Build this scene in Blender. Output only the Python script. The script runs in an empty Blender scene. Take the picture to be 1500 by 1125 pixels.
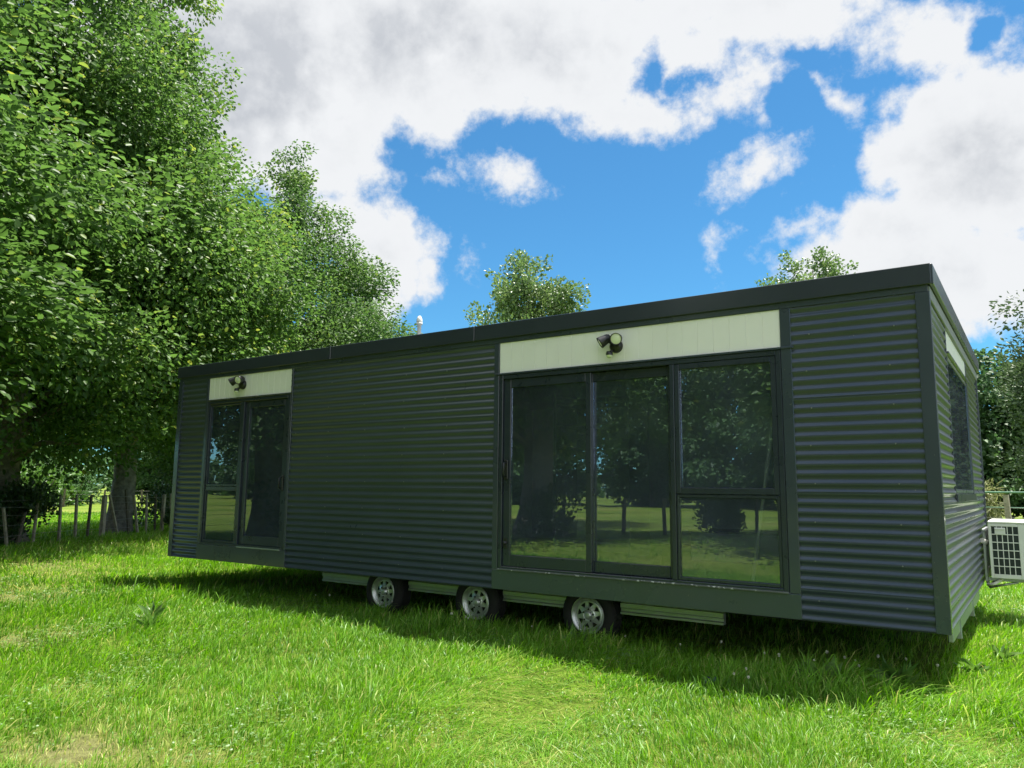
import bpy, math, random
import numpy as np
from mathutils import Vector
S = bpy.context.scene
COL = S.collection
rng = np.random.default_rng(7)
random.seed(7)
PI = math.pi
B0 = 0.46                      # height of the cabin's underside above the ground

# ------------------------------------------------------------------ materials
def newmat(name):
    m = bpy.data.materials.new(name); m.use_nodes = True
    nt = m.node_tree; nt.nodes.clear()
    out = nt.nodes.new('ShaderNodeOutputMaterial')
    return m, nt, out

def N(nt, typ, **kw):
    n = nt.nodes.new(typ)
    for k, v in kw.items():
        if k.startswith('in_'):
            key = k[3:]
            key = int(key) if key.isdigit() else key
            n.inputs[key].default_value = v
        else: setattr(n, k, v)
    return n

def c4(c): return (c[0], c[1], c[2], 1.0)

def M(name, col, rough=.5, metal=0., spec=.5, var=.12, scale=6., bump=0., bscale=60., col2=None, speck=None, coat=0., rvar=.1):
    m, nt, out = newmat(name)
    L = nt.links.new
    p = N(nt, 'ShaderNodeBsdfPrincipled')
    p.inputs['Roughness'].default_value = rough; p.inputs['Metallic'].default_value = metal
    p.inputs['Specular IOR Level'].default_value = spec; p.inputs['Coat Weight'].default_value = coat; p.inputs['Coat Roughness'].default_value = .12
    tc = N(nt, 'ShaderNodeTexCoord')
    nz = N(nt, 'ShaderNodeTexNoise', in_Scale=scale, in_Detail=6., in_Roughness=.6)
    L(tc.outputs['Object'], nz.inputs['Vector'])
    cr = N(nt, 'ShaderNodeValToRGB')
    a = [max(0, x*(1-var)) for x in col]; b = list(col2) if col2 else [x*(1+var) for x in col]
    cr.color_ramp.elements[0].position = .3; cr.color_ramp.elements[1].position = .7
    cr.color_ramp.elements[0].color = c4(a); cr.color_ramp.elements[1].color = c4(b)
    L(nz.outputs['Fac'], cr.inputs['Fac'])
    colout = cr.outputs['Color']
    if speck:
        v = N(nt, 'ShaderNodeTexNoise', in_Scale=speck[1], in_Detail=3.)
        L(tc.outputs['Object'], v.inputs['Vector'])
        mr = N(nt, 'ShaderNodeMapRange', in_1=speck[2], in_2=speck[2]+.05)
        L(v.outputs['Fac'], mr.inputs[0])
        mx = N(nt, 'ShaderNodeMix', data_type='RGBA')
        L(mr.outputs[0], mx.inputs['Factor']); L(colout, mx.inputs[6]); mx.inputs[7].default_value = c4(speck[0])
        colout = mx.outputs[2]
    L(colout, p.inputs['Base Color'])
    rr = N(nt, 'ShaderNodeMapRange', in_1=.3, in_2=.7, in_3=max(0, rough-rvar), in_4=min(1, rough+rvar))
    L(nz.outputs['Fac'], rr.inputs[0]); L(rr.outputs[0], p.inputs['Roughness'])
    if bump:
        bz = N(nt, 'ShaderNodeTexNoise', in_Scale=bscale, in_Detail=6.)
        L(tc.outputs['Object'], bz.inputs['Vector'])
        bp = N(nt, 'ShaderNodeBump', in_Strength=bump, in_Distance=.02)
        L(bz.outputs['Fac'], bp.inputs['Height']); L(bp.outputs['Normal'], p.inputs['Normal'])
    L(p.outputs['BSDF'], out.inputs['Surface'])
    return m

def leafmat(name, dark, light, yellow, rough=.4, transl=.3, spec=.5, attr='tint'):
    m, nt, out = newmat(name); L = nt.links.new
    at = N(nt, 'ShaderNodeAttribute', attribute_name=attr)
    cr = N(nt, 'ShaderNodeValToRGB'); e = cr.color_ramp.elements
    e[0].position = 0.; e[0].color = c4(dark); e[1].position = 1.; e[1].color = c4(yellow)
    x = e.new(.6); x.color = c4(light)
    L(at.outputs['Fac'], cr.inputs['Fac'])
    p = N(nt, 'ShaderNodeBsdfPrincipled', in_Roughness=rough)
    p.inputs['Specular IOR Level'].default_value = spec
    L(cr.outputs['Color'], p.inputs['Base Color'])
    t = N(nt, 'ShaderNodeBsdfTranslucent')
    hs = N(nt, 'ShaderNodeHueSaturation', in_Saturation=1.1, in_Value=1.5)
    L(cr.outputs['Color'], hs.inputs['Color']); L(hs.outputs['Color'], t.inputs['Color'])
    mx = N(nt, 'ShaderNodeMixShader', in_Fac=transl)
    L(p.outputs[0], mx.inputs[1]); L(t.outputs[0], mx.inputs[2]); L(mx.outputs[0], out.inputs['Surface'])
    return m

def glassmat(name, tint, base):
    m, nt, out = newmat(name); L = nt.links.new
    fr = N(nt, 'ShaderNodeFresnel', in_IOR=1.5)
    ma = N(nt, 'ShaderNodeMath', operation='MULTIPLY_ADD', use_clamp=True); ma.inputs[1].default_value = 1.3; ma.inputs[2].default_value = base
    L(fr.outputs[0], ma.inputs[0])
    tr = N(nt, 'ShaderNodeBsdfTransparent', in_Color=c4(tint)); gl = N(nt, 'ShaderNodeBsdfGlossy', in_Color=(.74, .80, .92, 1), in_Roughness=0.)
    tc = N(nt, 'ShaderNodeTexCoord')
    nz = N(nt, 'ShaderNodeTexNoise', in_Scale=1.3, in_Detail=1.); L(tc.outputs['Object'], nz.inputs['Vector'])
    bp = N(nt, 'ShaderNodeBump', in_Strength=.06, in_Distance=.02); L(nz.outputs['Fac'], bp.inputs['Height']); L(bp.outputs[0], gl.inputs['Normal'])
    mx = N(nt, 'ShaderNodeMixShader'); L(ma.outputs[0], mx.inputs[0]); L(tr.outputs[0], mx.inputs[1]); L(gl.outputs[0], mx.inputs[2])
    df_ = N(nt, 'ShaderNodeBsdfDiffuse', in_Color=(.50, .58, .84, 1))  # faint bluish haze painted into the panes to lift their dark tones
    dn = N(nt, 'ShaderNodeTexNoise', in_Scale=2.2, in_Detail=7., in_Roughness=.7); L(tc.outputs['Object'], dn.inputs['Vector'])
    dm = N(nt, 'ShaderNodeMapRange', in_1=.3, in_2=.75, in_3=.022, in_4=.055); L(dn.outputs['Fac'], dm.inputs[0])
    m2 = N(nt, 'ShaderNodeMixShader'); L(dm.outputs[0], m2.inputs[0]); L(mx.outputs[0], m2.inputs[1]); L(df_.outputs[0], m2.inputs[2])
    L(m2.outputs[0], out.inputs['Surface'])
    return m

DUST = (.22, .22, .19)
m_clad = M('dark corrugated steel', (.041, .053, .077), .31, coat=.28, spec=.5, var=.08, scale=1.5, speck=(DUST, 55., .745), rvar=.04)
m_trim = M('dark folded flashing', (.038, .049, .071), .29, coat=.7, spec=.5, var=.08, scale=1.5, speck=(DUST, 48., .725), rvar=.04)
m_fascia = M('black fascia steel', (.030, .036, .055), .30, coat=.5, var=.06, scale=1.2, rvar=.03)
m_frame = M('dark aluminium joinery', (.023, .030, .046), .30, coat=.3, var=.12, scale=5., speck=(DUST, 50., .76), rvar=.06)
m_cream = M('cream vertical groove panel', (.83, .80, .82), .55, var=.03, scale=1.5, bump=.01, bscale=120, speck=((.55, .57, .48), 20., .74))
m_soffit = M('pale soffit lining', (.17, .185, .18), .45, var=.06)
m_galv = M('galvanised steel', (.40, .42, .43), .42, metal=.8, var=.12, scale=14., bump=.02, bscale=30, rvar=.1)
m_rim = M('galvanised wheel steel', (.60, .61, .60), .42, metal=.85, var=.18, scale=20., bump=.02, rvar=.1)
m_tyre = M('black tyre rubber', (.008, .008, .008), .8, var=.3, scale=18., col2=(.018, .017, .015), bump=.05)
m_under = M('underfloor board', (.06, .06, .055), .8, var=.2)
m_glass = glassmat('tinted window glass', (.86, .90, .94), .10)
m_sglass = glassmat('side window glass', (.4, .46, .48), .2)
m_black = M('black lamp plastic', (.02, .02, .024), .32, var=.1, rvar=.05)
m_lens = M('lamp lens', (.75, .76, .66), .12, var=.05, coat=.5, rvar=.03)
m_white = M('white enamel', (.74, .75, .70), .42, var=.05, scale=4., bump=.01)
m_whitep = M('white pvc', (.80, .79, .74), .45, var=.05)
m_coil = M('dark coil fins', (.012, .022, .020), .5, var=.3, scale=60.)
m_room = M('interior plasterboard', (.62, .65, .68), .8, var=.05)
m_floor = M('interior vinyl floor', (.20, .19, .17), .5, var=.15, scale=8.)
m_cab = M('interior grey cabinet', (.30, .32, .33), .5, var=.08)
m_dark = M('interior dark board', (.05, .055, .06), .5, var=.1)
m_bark = M('grey brown furrowed bark', (.13, .11, .085), .9, var=.4, scale=9., bump=.9, bscale=14., col2=(.28, .25, .20))
m_post = M('weathered fence timber', (.30, .265, .20), .85, var=.35, scale=12., bump=.3, bscale=40.)
m_postd = M('old dark fence post', (.10, .085, .065), .85, var=.35, scale=12., bump=.3, bscale=40.)
m_wire = M('fence wire', (.25, .25, .24), .45, metal=.7, var=.1)
m_green = M('green gate pipe', (.10, .22, .13), .5, var=.1)
m_leafA = leafmat('pear tree leaf', (.052, .100, .026), (.112, .205, .052), (.30, .34, .07), .46, .42, .26)
m_leafD = leafmat('darker row tree leaf', (.038, .085, .026), (.105, .185, .050), (.20, .27, .06), .48, .40, .26)
m_leafP = leafmat('poplar leaf', (.075, .13, .045), (.155, .235, .08), (.27, .32, .13), .4, .3, .5)
m_leafF = leafmat('far dark foliage', (.042, .090, .034), (.085, .160, .058), (.14, .22, .08), .5, .3, .28)
m_leafG = leafmat('grey green foliage', (.06, .10, .045), (.12, .175, .08), (.20, .25, .12), .5, .2, .4)
m_leafB = leafmat('bush leaf', (.020, .050, .016), (.045, .090, .024), (.10, .15, .03), .4, .22, .5)
m_leafW = leafmat('broad weed leaf', (.060, .13, .025), (.11, .21, .045), (.20, .28, .08), .42, .3, .45)
m_pampas = leafmat('arching pale foliage', (.13, .15, .06), (.24, .26, .11), (.42, .40, .2), .5, .3, .4)
m_grass = leafmat('meadow grass blade', (.040, .115, .012), (.185, .39, .034), (.54, .48, .19), .40, .42, .28)
m_stem = M('green flower stem', (.10, .17, .04), .6, var=.2)
m_petal = M('white clover petal', (.70, .68, .58), .7, var=.15, scale=60.)
m_blue = M('violet blue petal', (.05, .05, .22), .5, var=.3, scale=40.)

# ------------------------------------------------------------------ mesh helpers
class MB:
    """collects shapes; build() links them as one mesh object"""
    def __init__(s): s.v = []; s.f = []; s.m = []; s.sm = []
    def add(s, vs, fs, mi=0, smooth=False):
        o = len(s.v); s.v += [tuple(v) for v in vs]
        for f in fs: s.f.append(tuple(i+o for i in f)); s.m.append(mi); s.sm.append(smooth)
        return s
    def box(s, x0, x1, y0, y1, z0, z1, mi=0, c=0.0):
        if c <= 0:
            vs = [(x0, y0, z0), (x1, y0, z0), (x1, y1, z0), (x0, y1, z0), (x0, y0, z1), (x1, y0, z1), (x1, y1, z1), (x0, y1, z1)]
            return s.add(vs, [(0, 3, 2, 1), (4, 5, 6, 7), (0, 1, 5, 4), (1, 2, 6, 5), (2, 3, 7, 6), (3, 0, 4, 7)], mi)
        # chamfered box
        X = (x0, x1); Y = (y0, y1); Z = (z0, z1); vs = []; idx = {}
        for i in (0, 1):
            for j in (0, 1):
                for k in (0, 1):
                    sx, sy, sz = (c if i == 0 else -c), (c if j == 0 else -c), (c if k == 0 else -c)
                    idx[i, j, k, 'x'] = len(vs); vs.append((X[i], Y[j]+sy, Z[k]+sz))
                    idx[i, j, k, 'y'] = len(vs); vs.append((X[i]+sx, Y[j], Z[k]+sz))
                    idx[i, j, k, 'z'] = len(vs); vs.append((X[i]+sx, Y[j]+sy, Z[k]))
        fs = []
        g = lambda i, j, k, a: idx[i, j, k, a]
        for i in (0, 1):
            q = [g(i, 0, 0, 'x'), g(i, 1, 0, 'x'), g(i, 1, 1, 'x'), g(i, 0, 1, 'x')]; fs.append(q if i else q[::-1])
            q = [g(0, i, 0, 'y'), g(1, i, 0, 'y'), g(1, i, 1, 'y'), g(0, i, 1, 'y')]; fs.append(q[::-1] if i else q)
            q = [g(0, 0, i, 'z'), g(1, 0, i, 'z'), g(1, 1, i, 'z'), g(0, 1, i, 'z')]; fs.append(q if i else q[::-1])
        for i in (0, 1):
            for j in (0, 1):
                fs.append([g(i, j, 0, 'x'), g(i, j, 0, 'y'), g(i, j, 1, 'y'), g(i, j, 1, 'x')])
                fs.append([g(i, 0, j, 'x'), g(i, 0, j, 'z'), g(i, 1, j, 'z'), g(i, 1, j, 'x')])
                fs.append([g(0, i, j, 'y'), g(0, i, j, 'z'), g(1, i, j, 'z'), g(1, i, j, 'y')])
        for i in (0, 1):
            for j in (0, 1):
                for k in (0, 1): fs.append([g(i, j, k, 'x'), g(i, j, k, 'y'), g(i, j, k, 'z')])
        return s.add(vs, fs, mi)
    def tube(s, pts, rad, n=8, mi=0, cap=True):
        pts = [Vector(p) for p in pts]
        if not hasattr(rad, '__len__'): rad = [rad]*len(pts)
        vs = []; up = Vector((0, 0, 1)); prev = None
        for i, p in enumerate(pts):
            d = (pts[min(i+1, len(pts)-1)]-pts[max(i-1, 0)]).normalized()
            a = d.cross(up) if abs(d.dot(up)) < .95 else d.cross(Vector((1, 0, 0)))
            if prev is not None:
                a2 = prev - d*prev.dot(d)
                if a2.length > 1e-4: a = a2
            a.normalize(); prev = a.copy(); b = d.cross(a)
            for k in range(n):
                t = 2*PI*k/n; vs.append(p+(a*math.cos(t)+b*math.sin(t))*rad[i])
        fs = []
        for i in range(len(pts)-1):
            for k in range(n):
                fs.append((i*n+k, i*n+(k+1) % n, (i+1)*n+(k+1) % n, (i+1)*n+k))
        s.add(vs, fs, mi, True)
        if cap:
            o = len(s.v)-len(vs)
            s.f.append(tuple(o+k for k in range(n))[::-1]); s.m.append(mi); s.sm.append(False)
            s.f.append(tuple(o+(len(pts)-1)*n+k for k in range(n))); s.m.append(mi); s.sm.append(False)
        return s
    def lathe(s, prof, c, axis='y', n=40, mi=0, smooth=True):
        """prof: list of (radius, offset along axis)"""
        vs = []
        for r, a in prof:
            for k in range(n):
                t = 2*PI*k/n; u, w = r*math.cos(t), r*math.sin(t)
                vs.append({'y': (c[0]+u, c[1]+a, c[2]+w), 'z': (c[0]+u, c[1]+w, c[2]+a), 'x': (c[0]+a, c[1]+u, c[2]+w)}[axis])
        fs = []
        for i in range(len(prof)-1):
            for k in range(n):
                fs.append((i*n+k, i*n+(k+1) % n, (i+1)*n+(k+1) % n, (i+1)*n+k))
        return s.add(vs, fs, mi, smooth)
    def build(s, name, mats, parent=None, label=None):
        mats = mats if isinstance(mats, (list, tuple)) else [mats]
        off = wloc(parent) if parent else (0, 0, 0)
        me = bpy.data.meshes.new(name)
        me.from_pydata([(v[0]-off[0], v[1]-off[1], v[2]-off[2]) for v in s.v], [], s.f)
        for mm in mats: me.materials.append(mm)
        me.polygons.foreach_set('material_index', s.m); me.polygons.foreach_set('use_smooth', s.sm)
        me.update()
        o = bpy.data.objects.new(name, me); COL.objects.link(o)
        if parent: o.parent = parent
        if label: o['label'] = label
        return o

def wloc(o):
    x = y = z = 0.
    while o: x += o.location.x; y += o.location.y; z += o.location.z; o = o.parent
    return (x, y, z)

def empty(name, loc=(0, 0, 0), parent=None):
    o = bpy.data.objects.new(name, None); COL.objects.link(o)
    if parent: o.parent = parent
    o.location = loc; o.empty_display_size = .1
    return o

def tag(o, label=None, cat=None, group=None, kind=None):
    if label: o['label'] = label
    if cat: o['category'] = cat
    if group: o['group'] = group
    if kind: o['kind'] = kind
    return o

def copy_tree(o, parent=None):
    c = o.copy(); COL.objects.link(c); c.parent = parent
    for ch in list(o.children): copy_tree(ch, c)
    return c

def npmesh(name, V, quads=None, tris=None, attrs=None, smooth=False):
    """mesh from numpy arrays"""
    me = bpy.data.meshes.new(name)
    me.vertices.add(len(V)); me.vertices.foreach_set('co', np.ascontiguousarray(V, np.float32).ravel())
    li = []; tot = []
    if quads is not None and len(quads): li.append(quads.ravel()); tot.append(np.full(len(quads), 4, np.int32))
    if tris is not None and len(tris): li.append(tris.ravel()); tot.append(np.full(len(tris), 3, np.int32))
    li = np.concatenate(li).astype(np.int32); tot = np.concatenate(tot)
    st = np.concatenate([[0], np.cumsum(tot)[:-1]]).astype(np.int32)
    me.loops.add(len(li)); me.loops.foreach_set('vertex_index', li)
    me.polygons.add(len(tot)); me.polygons.foreach_set('loop_start', st); me.polygons.foreach_set('loop_total', tot)
    if smooth: me.polygons.foreach_set('use_smooth', np.ones(len(tot), bool))
    for k, a in (attrs or {}).items():
        at = me.attributes.new(k, 'FLOAT', 'POINT'); at.data.foreach_set('value', np.ascontiguousarray(a, np.float32))
    me.update(calc_edges=True); me.validate()
    return me

def link(name, me, mat, parent=None):
    if mat and not me.materials: me.materials.append(mat)
    o = bpy.data.objects.new(name, me); COL.objects.link(o)
    if parent: o.parent = parent
    return o

# ------------------------------------------------------------------ ground
def gz(x, y):
    """gentle lie of the land"""
    x = np.asarray(x, float); y = np.asarray(y, float)
    s = (x+18.8)*.872+(y-5.1)*.49
    z = .22*np.exp(-(s/4.5)**2)
    z = z+.09*np.exp(-(((x+6.2)/3.2)**2+((y+1.3)/1.1)**2))
    z = z+.018*np.sin(x*.9+.5)*np.sin(y*1.1+x*.3)+.012*np.sin(x*2.3-y*1.7)
    under = np.clip(1-np.maximum(np.abs(x+4.9)-4.4, 0), 0, 1)*np.clip(1-np.maximum(np.abs(y-2.6)-2.4, 0)/.9, 0, 1)
    return z*(1-.85*under)

def bareness(x, y):
    q = np.zeros_like(np.asarray(x, float))
    for cx, cy, r, k in ((-3.9, -4.15, .42, 1.2), (-7.2, -3.05, .4, 1.), (-7.0, -2.75, .2, .6), (-9.9, -1.9, .8, 1.), (-12.6, -.3, .9, .6), (-3.2, -3.85, .22, .8), (-5.0, -3.6, .35, .45), (-11.3, -.7, .6, .7), (-2.5, -2.9, .22, .4)):
        q += k*np.exp(-(((x-cx)**2+(y-cy)**2)/(r*r)))
    return q

def grow(a, b, fine, ratio):
    v = list(np.arange(a, b, fine)); st = fine
    x = b
    while x < 700: v.append(x); st *= ratio; x += st
    v.append(700.); x = a; st = fine
    lo = []
    while x > -700: st *= ratio; x -= st; lo.append(x)
    return np.array(sorted(lo)+v)
gx = grow(-26, 8, .2, 1.12); gy = grow(-14, 14, .2, 1.12)
XX, YY = np.meshgrid(gx, gy); ZZ = gz(XX, YY)
V = np.stack([XX.ravel(), YY.ravel(), ZZ.ravel()], 1)
nx, ny = len(gx), len(gy)
ii = (np.arange(ny-1)[:, None]*nx+np.arange(nx-1)[None]).ravel()
Q = np.stack([ii, ii+1, ii+1+nx, ii+nx], 1)
gm, nt, out = newmat('pasture ground'); Lk = nt.links.new
tc = N(nt, 'ShaderNodeTexCoord'); p = N(nt, 'ShaderNodeBsdfPrincipled', in_Roughness=.9)
p.inputs['Specular IOR Level'].default_value = .15
n1 = N(nt, 'ShaderNodeTexNoise', in_Scale=.12, in_Detail=8., in_Roughness=.65); n2 = N(nt, 'ShaderNodeTexNoise', in_Scale=9., in_Detail=8., in_Roughness=.75)
Lk(tc.outputs['Object'], n1.inputs[0]); Lk(tc.outputs['Object'], n2.inputs[0])
r1 = N(nt, 'ShaderNodeValToRGB'); e = r1.color_ramp.elements
e[0].position = .35; e[0].color = (.115, .19, .022, 1); e[1].position = .68; e[1].color = (.25, .27, .07, 1); x_ = e.new(.5); x_.color = (.16, .25, .03, 1)
Lk(n1.outputs['Fac'], r1.inputs[0])
r2 = N(nt, 'ShaderNodeValToRGB'); e = r2.color_ramp.elements
e[0].position = .35; e[0].color = (.45, .45, .4, 1); e[1].position = .65; e[1].color = (1.15, 1.1, 1., 1)
Lk(n2.outputs['Fac'], r2.inputs[0])
mx = N(nt, 'ShaderNodeMix', data_type='RGBA', blend_type='MULTIPLY'); mx.inputs['Factor'].default_value = 1.
Lk(r1.outputs[0], mx.inputs[6]); Lk(r2.outputs[0], mx.inputs[7]); so_ = N(nt, 'ShaderNodeAttribute', attribute_name='soil')
mb_ = N(nt, 'ShaderNodeMix', data_type='RGBA'); Lk(so_.outputs['Fac'], mb_.inputs['Factor']); Lk(mx.outputs[2], mb_.inputs[6])
r3 = N(nt, 'ShaderNodeValToRGB'); e = r3.color_ramp.elements
e[0].position = .3; e[0].color = (.13, .10, .055, 1); e[1].position = .7; e[1].color = (.36, .30, .17, 1)
Lk(n2.outputs['Fac'], r3.inputs[0]); Lk(r3.outputs[0], mb_.inputs[7]); Lk(mb_.outputs[2], p.inputs['Base Color'])
bp = N(nt, 'ShaderNodeBump', in_Strength=.9, in_Distance=.08); Lk(n2.outputs['Fac'], bp.inputs['Height']); Lk(bp.outputs[0], p.inputs['Normal'])
Lk(p.outputs[0], out.inputs[0])
tag(link('ground', npmesh('ground', V, Q, attrs={'soil': np.clip(.5*bareness(V[:, 0], V[:, 1]), 0, .75)}, smooth=True), gm), 'flat green pasture ground', kind='structure')

# ------------------------------------------------------------------ grass
CAM = np.array([.6253, -6.4700, 1.0058+B0])
def noise2(x, y, seed, n=10, f0=.6, f1=3.):
    r = np.random.default_rng(seed); o = np.zeros_like(x)
    for i in range(n):
        f = f0*(f1/f0)**(i/(n-1)); a = r.uniform(0, 2*PI); ph = r.uniform(0, 2*PI)
        o += np.sin((x*math.cos(a)+y*math.sin(a))*f*2+ph)
    return o/math.sqrt(n)*1.2
def gauss(x, y, cx, cy, r): return np.exp(-(((x-cx)**2+(y-cy)**2)/(r*r)))

def make_grass():
    nt_, per = 74000, 13
    u = rng.random(nt_)
    # radial density: constant to 5 m then falling as r^-1.6
    r_edges = np.concatenate([np.linspace(1.6, 5, 60), np.linspace(5, 45, 500)[1:]])
    rc = .5*(r_edges[1:]+r_edges[:-1]); w = np.where(rc < 5, rc, rc*(5/rc)**1.6)*np.diff(r_edges)
    cdf = np.concatenate([[0], np.cumsum(w)/w.sum()]); rt = np.interp(u, cdf, r_edges)
    az = np.radians(rng.uniform(-92, 22, nt_))
    tx = CAM[0]+rt*np.sin(az); ty = CAM[1]+rt*np.cos(az)
    # some all round the camera and in front of the cabin for other views
    n2 = 5000; r2 = np.sqrt(rng.random(n2))*11; a2 = rng.uniform(0, 2*PI, n2)
    tx = np.concatenate([tx, -4+r2*np.sin(a2)*1.3]); ty = np.concatenate([ty, -5+r2*np.cos(a2)]); rt = np.concatenate([rt, np.maximum(5, np.hypot(tx[nt_:]-CAM[0], ty[nt_:]-CAM[1]))])
    tn = len(tx); tvig = rng.gamma(3.5, 1/3.5, tn).clip(.35, 2.2); ttint = rng.normal(0, .11, tn); tdir = rng.uniform(0, 2*PI, tn)
    ti = np.repeat(np.arange(tn), per)
    ta = rng.uniform(0, 2*PI, len(ti)); tr = rng.random(len(ti))**.7*(.030+.035*rng.random(tn)[ti])*np.clip(rt[ti]/5, 1, 4)
    # half of the blades fill in between the tufts
    loose = rng.random(len(ti)) < .4
    tr = np.where(loose, rng.random(len(ti))**.5*.16*np.clip(rt[ti]/5, .8, 4), tr)
    x = tx[ti]+tr*np.cos(ta); y = ty[ti]+tr*np.sin(ta); r = np.hypot(x-CAM[0], y-CAM[1]).clip(1.6, 60)
    vig = np.where(loose, 1., tvig[ti]); ttin = ttint[ti]; tdr = tdir[ti]
    # thinner under the cabin
    keep = ~((x > -9.6) & (x < -.2) & (y > .6) & (y < 5) & (rng.random(len(x)) > .25))
    # bare / worn patches
    bare = bareness(x, y)*np.clip(.8+.5*noise2(x, y, 77, 9, 2., 9.), .1, 1.5)
    keep &= rng.random(len(x)) > bare*.62
    x, y, r, bare, vig, ttin, ta, tdr, loose = x[keep], y[keep], r[keep], bare[keep], vig[keep], ttin[keep], ta[keep], tdr[keep], loose[keep]
    n = len(x)
    clump = noise2(x, y, 3, 14, .8, 6.); broad = noise2(x, y, 5, 8, .15, .9)
    flat = np.clip(gauss(x, y, -2.25, -2.15, .55)+.8*gauss(x, y, -2.6, -1.5, .5)+.6*gauss(x, y, -1.7, -2.9, .4)+.6*gauss(x, y, .2, -1.2, .4)+.5*np.clip(noise2(x, y, 31, 9, .5, 2.)-1.3, 0, 1), 0, 1)
    tall = np.clip(.9*gauss(x, y, -.9, -.45, .55)+.9*gauss(x, y, -.35, -.25, .5)+.7*gauss(x, y, -1.7, -.9, .4)+.5*gauss(x, y, -9.7, -.7, .8)+.6*gauss(x, y, -3., -.05, .4)+.55*gauss(x, y, -4.4, -.05, .35)+.55*gauss(x, y, -5.7, -.05, .35)+.6*gauss(x, y, -8.2, -.9, .7)+.35*np.clip(noise2(x, y, 17, 9, .7, 3.)-1.1, 0, 1), 0, 1)
    length = (.055+.07*rng.random(n)**1.5)*(.45+.55*vig)*(1+.2*clump)*(1+.9*tall)*(1-.35*flat)*(1-.55*np.clip(bare, 0, 1))
    length = np.clip(length, .03, .34)*np.clip(1+(r-9)*.015, 1, 1.3)
    width = (.0028+.0034*rng.random(n)**1.8)*(.75+.25*vig)*(1+.6*tall)*np.clip((r/5.), .8, 9)**.75
    # lean: shared breeze direction plus its own
    dirn = np.where(loose, rng.uniform(0, 2*PI, n), ta+rng.normal(0, .5, n)); wind = .6+.9*noise2(x, y, 9, 8, .25, 1.6)
    lx = np.cos(dirn)*.7+np.cos(wind)*.4+np.cos(tdr)*.3; ly = np.sin(dirn)*.7+np.sin(wind)*.4+np.sin(tdr)*.3
    bend = (.3+.95*rng.random(n))*(1+1.8*flat)
    lx *= bend; ly *= bend
    fa = rng.uniform(0, 2*PI, n); wx, wy = np.cos(fa), np.sin(fa)
    z0 = gz(x, y)-.006
    up = 1/np.sqrt(1+.5*bend**2)*(1-.55*flat)
    P = lambda t, bz: np.stack([x+lx*length*bz, y+ly*length*bz, z0+length*up*t], 1)
    c1 = P(.48, .18); c2 = P(.84, .52); c3 = P(np.where(bend > .75, .86, 1.), 1.)
    Wv = np.stack([wx, wy, np.zeros(n)], 1)*width[:, None]*.5
    b = P(0., 0.)
    V = np.empty((n, 7, 3), np.float32)
    V[:, 0] = b-Wv*.8; V[:, 1] = b+Wv*.8; V[:, 2] = c1-Wv; V[:, 3] = c1+Wv; V[:, 4] = c2-Wv*.72; V[:, 5] = c2+Wv*.72; V[:, 6] = c3
    i = (np.arange(n)*7)[:, None]
    quads = np.concatenate([i+np.array([[0, 1, 3, 2]]), i+np.array([[2, 3, 5, 4]])]); tris = i+np.array([[4, 5, 6]])
    tint = .42+.14*rng.standard_normal(n)+ttin+.05*clump+.07*broad
    dry = rng.random(n) < (.025+.55*np.clip(bare, 0, 1)+.1*flat)
    tint = np.where(dry, rng.uniform(.8, 1., n), np.clip(tint, .05, .8))
    o = link('grass', npmesh('grass', V.reshape(-1, 3), quads, tris, {'tint': np.repeat(tint, 7)}), m_grass)
    tag(o, 'long green meadow grass around the cabin', 'grass', kind='stuff')
make_grass()

# ------------------------------------------------------------------ foliage
def leaves(C, D, L, wid, tint, fold=.25, nrm0=None):
    """one leaf per row: C base points, D axis directions, L lengths -> verts, quads"""
    n = len(C)
    rnd = rng.standard_normal((n, 3)); side = np.cross(nrm0 if nrm0 is not None else rnd, D)+(rnd*.02 if nrm0 is not None else 0); side = side-D*np.sum(side*D, 1)[:, None]; side /= np.linalg.norm(side, axis=1)[:, None]+1e-9
    nrm = np.cross(D, side)
    L = L[:, None]; w = L*wid
    V = np.empty((n, 6, 3), np.float32)
    V[:, 0] = C; V[:, 3] = C+D*L-nrm*L*.10
    V[:, 1] = C+D*L*.28+side*w*.5+nrm*w*fold; V[:, 2] = C+D*L*.66+side*w*.42+nrm*w*fold*.6
    V[:, 5] = C+D*L*.28-side*w*.5+nrm*w*fold; V[:, 4] = C+D*L*.66-side*w*.42+nrm*w*fold*.6
    i = (np.arange(n)*6)[:, None]
    Q = np.concatenate([i+np.array([[0, 1, 2, 3]]), i+np.array([[0, 3, 4, 5]])])
    return V.reshape(-1, 3), Q, np.repeat(tint, 6)

def unit(a): return a/(np.linalg.norm(a, axis=1)[:, None]+1e-9)

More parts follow.
